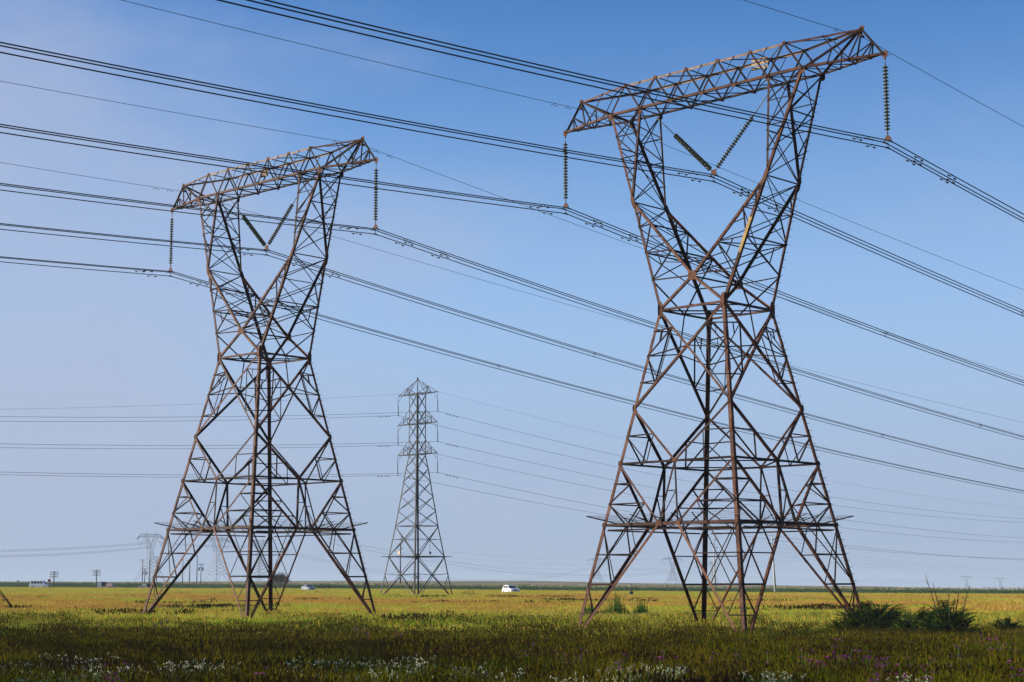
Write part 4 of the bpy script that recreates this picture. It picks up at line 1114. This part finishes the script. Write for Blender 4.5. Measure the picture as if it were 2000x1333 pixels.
scrub(530, 122, 1.1, 1.0, M['scrub'], 'green bush behind the middle legs of the left pylon')
scrub(622, 300, 1.5, .8, M['scrub'], 'low dark weeds just in front of the silver blue saloon')
# spiky weeds
o = empty('tall_weeds', at(1190, 128)); m = MB(); random.seed(5)
for k in range(420):
    x = random.uniform(-3.2, 2.9); yy = random.uniform(-1.5, 1.5); h = (1.9 if x > -.6 else 1.3)*random.uniform(.6, 1.1)
    h *= sqrt(max(.08, 1-(x/3.3)**2*.8))*(.75+.35*sin(x*3.1))
    base = V((x, yy, 0)); top = base+V((random.uniform(-.12, .12), 0, h)); m.tube([base, top], [.012, .005], 3, False)
    for q in range(22):
        t = q/22; c = mix(base, top, .12+.85*t); a = q*2.4; L = .24*(1.15-t); dd = V((cos(a), sin(a), .9)).normalized(); sd = dd.cross(V((0, 0, 1)))  .normalized()*.03
        m.add([c, c+dd*L*.5+sd, c+dd*L, c+dd*L*.5-sd], [(0, 1, 2, 3)])
w_ = m.build('weed_stalks', M['weed'], o); tag(o, 'patch of tall spiky green weeds behind the left foot of the right pylon', 'weeds', kind='stuff')
# single yellow green weed and dark rosette stems handled by grass

# ------------------------------------------------------------ far bare tree
def far_tree(px, y, h, w):
    p = at(px, y); o = empty('bare_tree', p); m = MB(); lf = MB(); random.seed(9)
    def br(a, d, L, r, n):
        b = a+d*L; m.tube([a, mix(a, b, .5)+V((random.uniform(-.05, .05)*L, random.uniform(-.05, .05)*L, 0)), b], [r, r*.8, r*.6], 4, False)
        if n == 0:
            for k in range(7):
                c = b+V((random.gauss(0, .35), random.gauss(0, .35), random.gauss(0, .35))); q = random.uniform(.06, .13); u = V((random.gauss(0, 1), random.gauss(0, 1), random.gauss(0, 1))).normalized(); v = u.cross(V((0, 0, 1))).normalized()
                lf.add([c-u*q, c+v*q*.6, c+u*q, c-v*q*.6], [(0, 1, 2, 3)])
            return
        for k in range(random.choice((3, 4))):
            e = (d+V((random.gauss(0, .42), random.gauss(0, .42), random.uniform(-.1, .35)))).normalized(); br(mix(a, b, random.uniform(.5, 1)), e, L*random.uniform(.62, .82), r*.6, n-1)
    for k in range(6):
        a = random.uniform(0, 2*pi); br(V((cos(a)*.3, sin(a)*.3, 0)), V((cos(a)*.55, sin(a)*.55, 1)).normalized(), h*.30, .14, 4)
    m.build('trunk', M['bark'], o); lf.build('crown', M['bluetree'], o); tag(o, 'twiggy hazy tree behind the middle legs of the left pylon', 'tree')
far_tree(549, 480, 6.6, 4)

# ------------------------------------------------------------ foreground flowers
def purple_plant():
    o = empty('purple_flower'); s = MB(); f = MB(); l = MB()
    for k in range(7):
        h = random.uniform(.45, .8); a = random.uniform(0, 2*pi); tx, ty = cos(a)*random.uniform(.02, .22), sin(a)*.12
        s.tube([(tx*.1, ty*.1, 0), (tx*.6, ty*.6, h*.6), (tx, ty, h)], [.007, .006, .004], 4, False)
        for q in range(random.choice((1, 2, 3))):
            c = V((tx+random.uniform(-.07, .07), ty+random.uniform(-.05, .05), h+random.uniform(-.10, .03)))
            for e in range(9):
                aa = e*.7; r = random.uniform(.030, .050); up = V((cos(aa), sin(aa), random.uniform(.1, .9))).normalized()*r; sd = up.cross(V((0, 0, 1))).normalized()*r*.5
                f.add([c, c+up*.7+sd, c+up*1.2, c+up*.7-sd], [(0, 1, 2, 3)])
        for q in range(3): c = V((tx*.5, ty*.5, h*random.uniform(.2, .6))); aa = random.uniform(0, 6.28); d = V((cos(aa)*.12, sin(aa)*.12, .05)); sd = V((-sin(aa), cos(aa), 0))*.02; l.add([c, c+d*.5+sd, c+d, c+d*.5-sd], [(0, 1, 2, 3)])
    s.build('stems', M['weed'], o); f.build('blooms', M['purple'], o); l.build('leaves', M['weed'], o); return o
random.seed(31)
pv = [purple_plant() for k in range(3)]
PP = [(1723,1293),(1714,1302),(1730,1300),(1590,1286),(1580,1296),(1622,1281),(1602,1300),(1565,1275),(1570,1278),(1655,1284),(1502,1287),(1680,1283),(1692,1288),(1790,1289),(1800,1300),(1870,1262),(1865,1270),(1955,1256),(1928,1252),(1980,1262),(1992,1310),(1818,1320),(1012,1272),(1027,1276),(1095,1277),(1104,1279),(1128,1282),(1293,1288),(1335,1298),(1383,1284),(1440,1272),(1446,1283),(1204,1298),(693,1232),(698,1240),(722,1240),(779,1242),(215,1326),(222,1328),(512,1312),(305,1217),(318,1222),(1644,1284),(1760,1312),(1705,1320),(1640,1250),(1875,1275),(1962,1264),(1935,1262),(1912,1250)]
for j, (px, py) in enumerate(PP):
    o = pv[j] if j < 3 else copy_tree(pv[j % 3])
    p = ground_px(px, py, .85, 44); s = 1.3 if py > 1240 else 1.4
    o.location = p; o.rotation_euler = (0, 0, random.uniform(0, 6)); o.scale = (s, s, s*random.uniform(.9, 1.15))
    tag(o, 'purple flowering weed standing in the foreground grass', 'flower', 'purple flowers in the foreground grass')
def white_plant():
    o = empty('white_flower_clump'); s = MB(); f = MB()
    for k in range(44):
        h = random.uniform(.18, .56); a = random.uniform(0, 2*pi); r = sqrt(random.random())*.34; bx, by = cos(a)*r, sin(a)*r; tx, ty = bx*1.25, by*1.25
        s.tube([(bx*.6, by*.6, 0), (tx, ty, h)], [.007, .005], 3, False)
        for q in range(7):
            c = mix(V((bx*.6, by*.6, 0)), V((tx, ty, h)), .3+.65*q/7); aa = q*2.4; d = V((cos(aa), sin(aa), .7))*.045; sd = V((-sin(aa), cos(aa), 0))*.010; s.add([c, c+d*.5+sd, c+d, c+d*.5-sd], [(0, 1, 2, 3)])
        for q in range(random.choice((2, 3, 5))):
            c = V((tx+random.uniform(-.03, .03), ty+random.uniform(-.03, .03), h+random.uniform(-.02, .03))); e = .010
            f.add([c+V((e, 0, 0)), c+V((0, e, 0)), c+V((-e, 0, 0)), c+V((0, -e, 0)), c+V((0, 0, e*1.4)), c-V((0, 0, e))], [(0,1,4), (1,2,4), (2,3,4), (3,0,4), (1,0,5), (2,1,5), (3,2,5), (0,3,5)])
    s.build('silver_stems', M['silverleaf'], o); f.build('buds', M['whitebud'], o); return o
wv = [white_plant() for k in range(3)]
WPX = [(8,1302),(28,1298),(50,1297),(70,1306),(102,1285),(95,1300),(118,1296),(133,1290),(150,1298),(172,1296),(160,1304),(192,1290),(205,1288),(218,1296),(232,1300),(240,1302),(280,1306),(318,1300),(338,1298),(352,1304),(368,1294),(396,1298),(344,1312),(430,1302),(572,1306),(590,1302),(625,1296),(634,1300),(648,1302),(680,1296),(704,1284),(728,1292),(744,1295),(785,1304),(800,1302),(812,1288),(824,1300),(870,1312),(914,1302),(930,1308),(985,1318),(1200,1300),(1218,1300),(1240,1306),(1262,1318),(1282,1312),(1310,1312),(1322,1304),(1300,1320),(1210,1320),(1118,1320),(1490,1322),(1518,1316),(1538,1318),(1858,1296),(1783,1328),(60,1320),(130,1318),(210,1316),(600,1320),(700,1316),(760,1320)]
for j, (px, py) in enumerate(WPX):
    o = wv[j] if j < 3 else copy_tree(wv[j % 3])
    p = ground_px(px, py, .75, 43.5); s = random.uniform(1.15, 1.7)
    o.location = p; o.rotation_euler = (0, 0, random.uniform(0, 6)); o.scale = (s, s, s)
    tag(o, 'silvery clump of tiny white flowers along the bottom of the picture', 'flower clump', 'white flower clumps in the foreground')

# ------------------------------------------------------------ unseen tree row added beside the camera to shade the foreground
EL = radians(12.5); SUNH = V((-.985, .08, 0)).normalized()
random.seed(77); m = MB(); d = V((62, -37, 0)).normalized(); ROW = [V((-235, 240, 0)), V((-162, 189, 0)), V((-112, 108, 0)), V((-90, 76, 0)), V((-44, 32, 0))]; SEG = [(b_-a_).length for a_, b_ in zip(ROW, ROW[1:])]; Lw = sum(SEG)
t = 0; tr = []
while t < Lw: tr.append((t, random.choice((13, 16, 19, 22, 24))+random.uniform(-1.5, 1.5), random.uniform(2.2, 4.2))); t += random.uniform(3.0, 6.5)
for (t, h, w) in tr:
    q_ = t; j_ = 0
    while j_ < 3 and q_ > SEG[j_]: q_ -= SEG[j_]; j_ += 1
    c = mix(ROW[j_], ROW[j_+1], q_/SEG[j_])+V((random.uniform(-1.5, 1.5), random.uniform(-1.5, 1.5), 0)); z0 = gz(c.x, c.y)
    m.mi = 1; m.tube([c+V((0, 0, z0-.3)), c+V((.3, 0, h*.5)), c+V((0, .3, h*.95))], [.45, .3, .06], 7)
    m.mi = 0
    for k in range(int(13*h)):
        zz = random.random(); r = w*(.45+.75*sin(pi*min(1, zz*.85+.12)))*random.random()**.45*(.55 if zz > .88 else 1); a = random.uniform(0, 2*pi)
        q = c+V((cos(a)*r, sin(a)*r, .4+zz*h)); s = random.uniform(.35, .7); u = V((random.gauss(0, 1), random.gauss(0, 1), random.gauss(0, 1))).normalized(); v = u.cross(V((.3, .2, 1))).normalized()
        m.add([q-u*s, q+v*s*.6-u*s*.2, q+u*s, q-v*s*.6+u*s*.2], [(0, 1, 2, 3)])
wb = m.build('added_shade_trees', [M['treeleaf'], M['bark']]); tag(wb, 'added row of tall gum trees, out of view, shading the foreground', 'trees', kind='stuff')

# ------------------------------------------------------------ haze
HZ = .00015
m = MB(); m.box((0, 3400, 8), (18400, 9000, 76)); hz = m.build('haze', [bpy.data.materials.new('morning_haze')]); hz['kind'] = 'stuff'; hz['label'] = 'thin blue morning haze over the plain'; hz['category'] = 'haze'
mt = hz.data.materials[0]; mt.use_nodes = True; nt = mt.node_tree; nt.nodes.remove(nt.nodes['Principled BSDF'])
pv_ = nt.nodes.new('ShaderNodeVolumePrincipled'); pv_.inputs['Color'].default_value = (.50, .62, .80, 1); pv_.inputs['Density'].default_value = HZ; pv_.inputs['Anisotropy'].default_value = 0.0
nt.links.new(pv_.outputs[0], nt.nodes['Material Output'].inputs['Volume'])

# ------------------------------------------------------------ sky and sun
w = bpy.data.worlds.new('World'); scene.world = w; w.use_nodes = True; nt = w.node_tree; N = nt.nodes; L = nt.links
bg = N['Background']; bg.inputs['Strength'].default_value = .085
sky = N.new('ShaderNodeTexSky'); sky.sky_type = 'NISHITA'; sky.sun_disc = False; sky.sun_elevation = EL
sky.sun_rotation = atan2(SUNH.x, SUNH.y); sky.altitude = 1600; sky.air_density = 1.0; sky.dust_density = .6; sky.ozone_density = 2.0
tc = N.new('ShaderNodeTexCoord'); mp = N.new('ShaderNodeMapping'); mp.inputs['Scale'].default_value = (1, 1, 2.2); mp.inputs['Location'].default_value = (.35, .1, .2)
L.new(tc.outputs['Generated'], mp.inputs['Vector'])
n1 = N.new('ShaderNodeTexNoise'); n1.inputs['Scale'].default_value = 3.6; n1.inputs['Detail'].default_value = 6; n1.inputs['Roughness'].default_value = .52; L.new(mp.outputs[0], n1.inputs['Vector'])
sx_ = N.new('ShaderNodeSeparateXYZ'); L.new(tc.outputs['Generated'], sx_.inputs[0])
# mist bank thickening to the left of the view
mr = N.new('ShaderNodeMapRange'); mr.inputs[1].default_value = .0; mr.inputs[2].default_value = -.36; mr.inputs[3].default_value = 0; mr.inputs[4].default_value = .55; L.new(sx_.outputs[0], mr.inputs[0])
ad = N.new('ShaderNodeMath'); ad.operation = 'MULTIPLY_ADD'; ad.inputs[1].default_value = 1.35; L.new(n1.outputs['Fac'], ad.inputs[0]); L.new(mr.outputs[0], ad.inputs[2])
cr = N.new('ShaderNodeMapRange'); cr.interpolation_type = 'SMOOTHSTEP'; cr.inputs[1].default_value = .62; cr.inputs[2].default_value = 1.15; cr.inputs[3].default_value = 0; cr.inputs[4].default_value = .7
L.new(ad.outputs[0], cr.inputs[0])
mxc = N.new('ShaderNodeMixRGB'); mxc.inputs[2].default_value = (2.62, 3.0, 4.0, 1)
L.new(cr.outputs[0], mxc.inputs[0]); tn = N.new('ShaderNodeMixRGB'); tn.blend_type = 'MULTIPLY'; tn.inputs[0].default_value = 1; tn.inputs[2].default_value = (.46, .80, 1.17, 1); L.new(sky.outputs[0], tn.inputs[1])
el = N.new('ShaderNodeMapRange'); el.interpolation_type = 'SMOOTHSTEP'; el.inputs[1].default_value = .36; el.inputs[2].default_value = .06; el.inputs[3].default_value = 0; el.inputs[4].default_value = 1.0; L.new(sx_.outputs[2], el.inputs[0])
hr = N.new('ShaderNodeValToRGB'); hr.color_ramp.elements[0].position = .0; hr.color_ramp.elements[0].color = (.44, .54, .72, 1); hr.color_ramp.elements[1].position = .17; hr.color_ramp.elements[1].color = (.47, .68, 1, 1); L.new(sx_.outputs[2], hr.inputs[0])
h5 = N.new('ShaderNodeVectorMath'); h5.operation = 'SCALE'; h5.inputs['Scale'].default_value = 5.0; L.new(hr.outputs[0], h5.inputs[0])
mh = N.new('ShaderNodeMixRGB'); L.new(h5.outputs[0], mh.inputs[2]); L.new(el.outputs[0], mh.inputs[0]); L.new(tn.outputs[0], mh.inputs[1]); L.new(mh.outputs[0], mxc.inputs[1]); L.new(mxc.outputs[0], bg.inputs['Color'])
sl = bpy.data.lights.new('sun', 'SUN'); sl.energy = 5.0; sl.angle = radians(.55); sl.color = (1, .89, .72)
so = bpy.data.objects.new('sun', sl); COL.objects.link(so)
dirv = V((-SUNH.x*cos(EL), -SUNH.y*cos(EL), -sin(EL))); so.rotation_euler = dirv.to_track_quat('-Z', 'Y').to_euler()

# ------------------------------------------------------------ camera, render
cam = bpy.data.cameras.new('camera'); cam.sensor_width = 36; cam.lens = FPX/2000*36; cam.clip_end = 20000; cam.clip_start = .5
co = bpy.data.objects.new('camera', cam); COL.objects.link(co); co.location = (0, 0, EYE)
cp_, sp_ = cos(PITCH), sin(PITCH); cr_2, sr_ = cos(ROLL), sin(ROLL)
fwd = V((0, cp_, sp_)); up0 = V((0, -sp_, cp_)); rt0 = V((1, 0, 0))
rt = rt0*cr_2-up0*sr_; up = rt0*sr_+up0*cr_2
co.matrix_world = Matrix.Translation((0, 0, EYE)) @ Matrix((rt, up, -fwd)).transposed().to_4x4()
scene.camera = co
scene.render.engine = 'CYCLES'
scene.cycles.volume_bounces = 1; scene.cycles.max_bounces = 6; scene.cycles.transparent_max_bounces = 8
scene.view_settings.view_transform = 'Standard'; scene.view_settings.look = 'None'; scene.view_settings.exposure = 1.0; scene.view_settings.gamma = 1
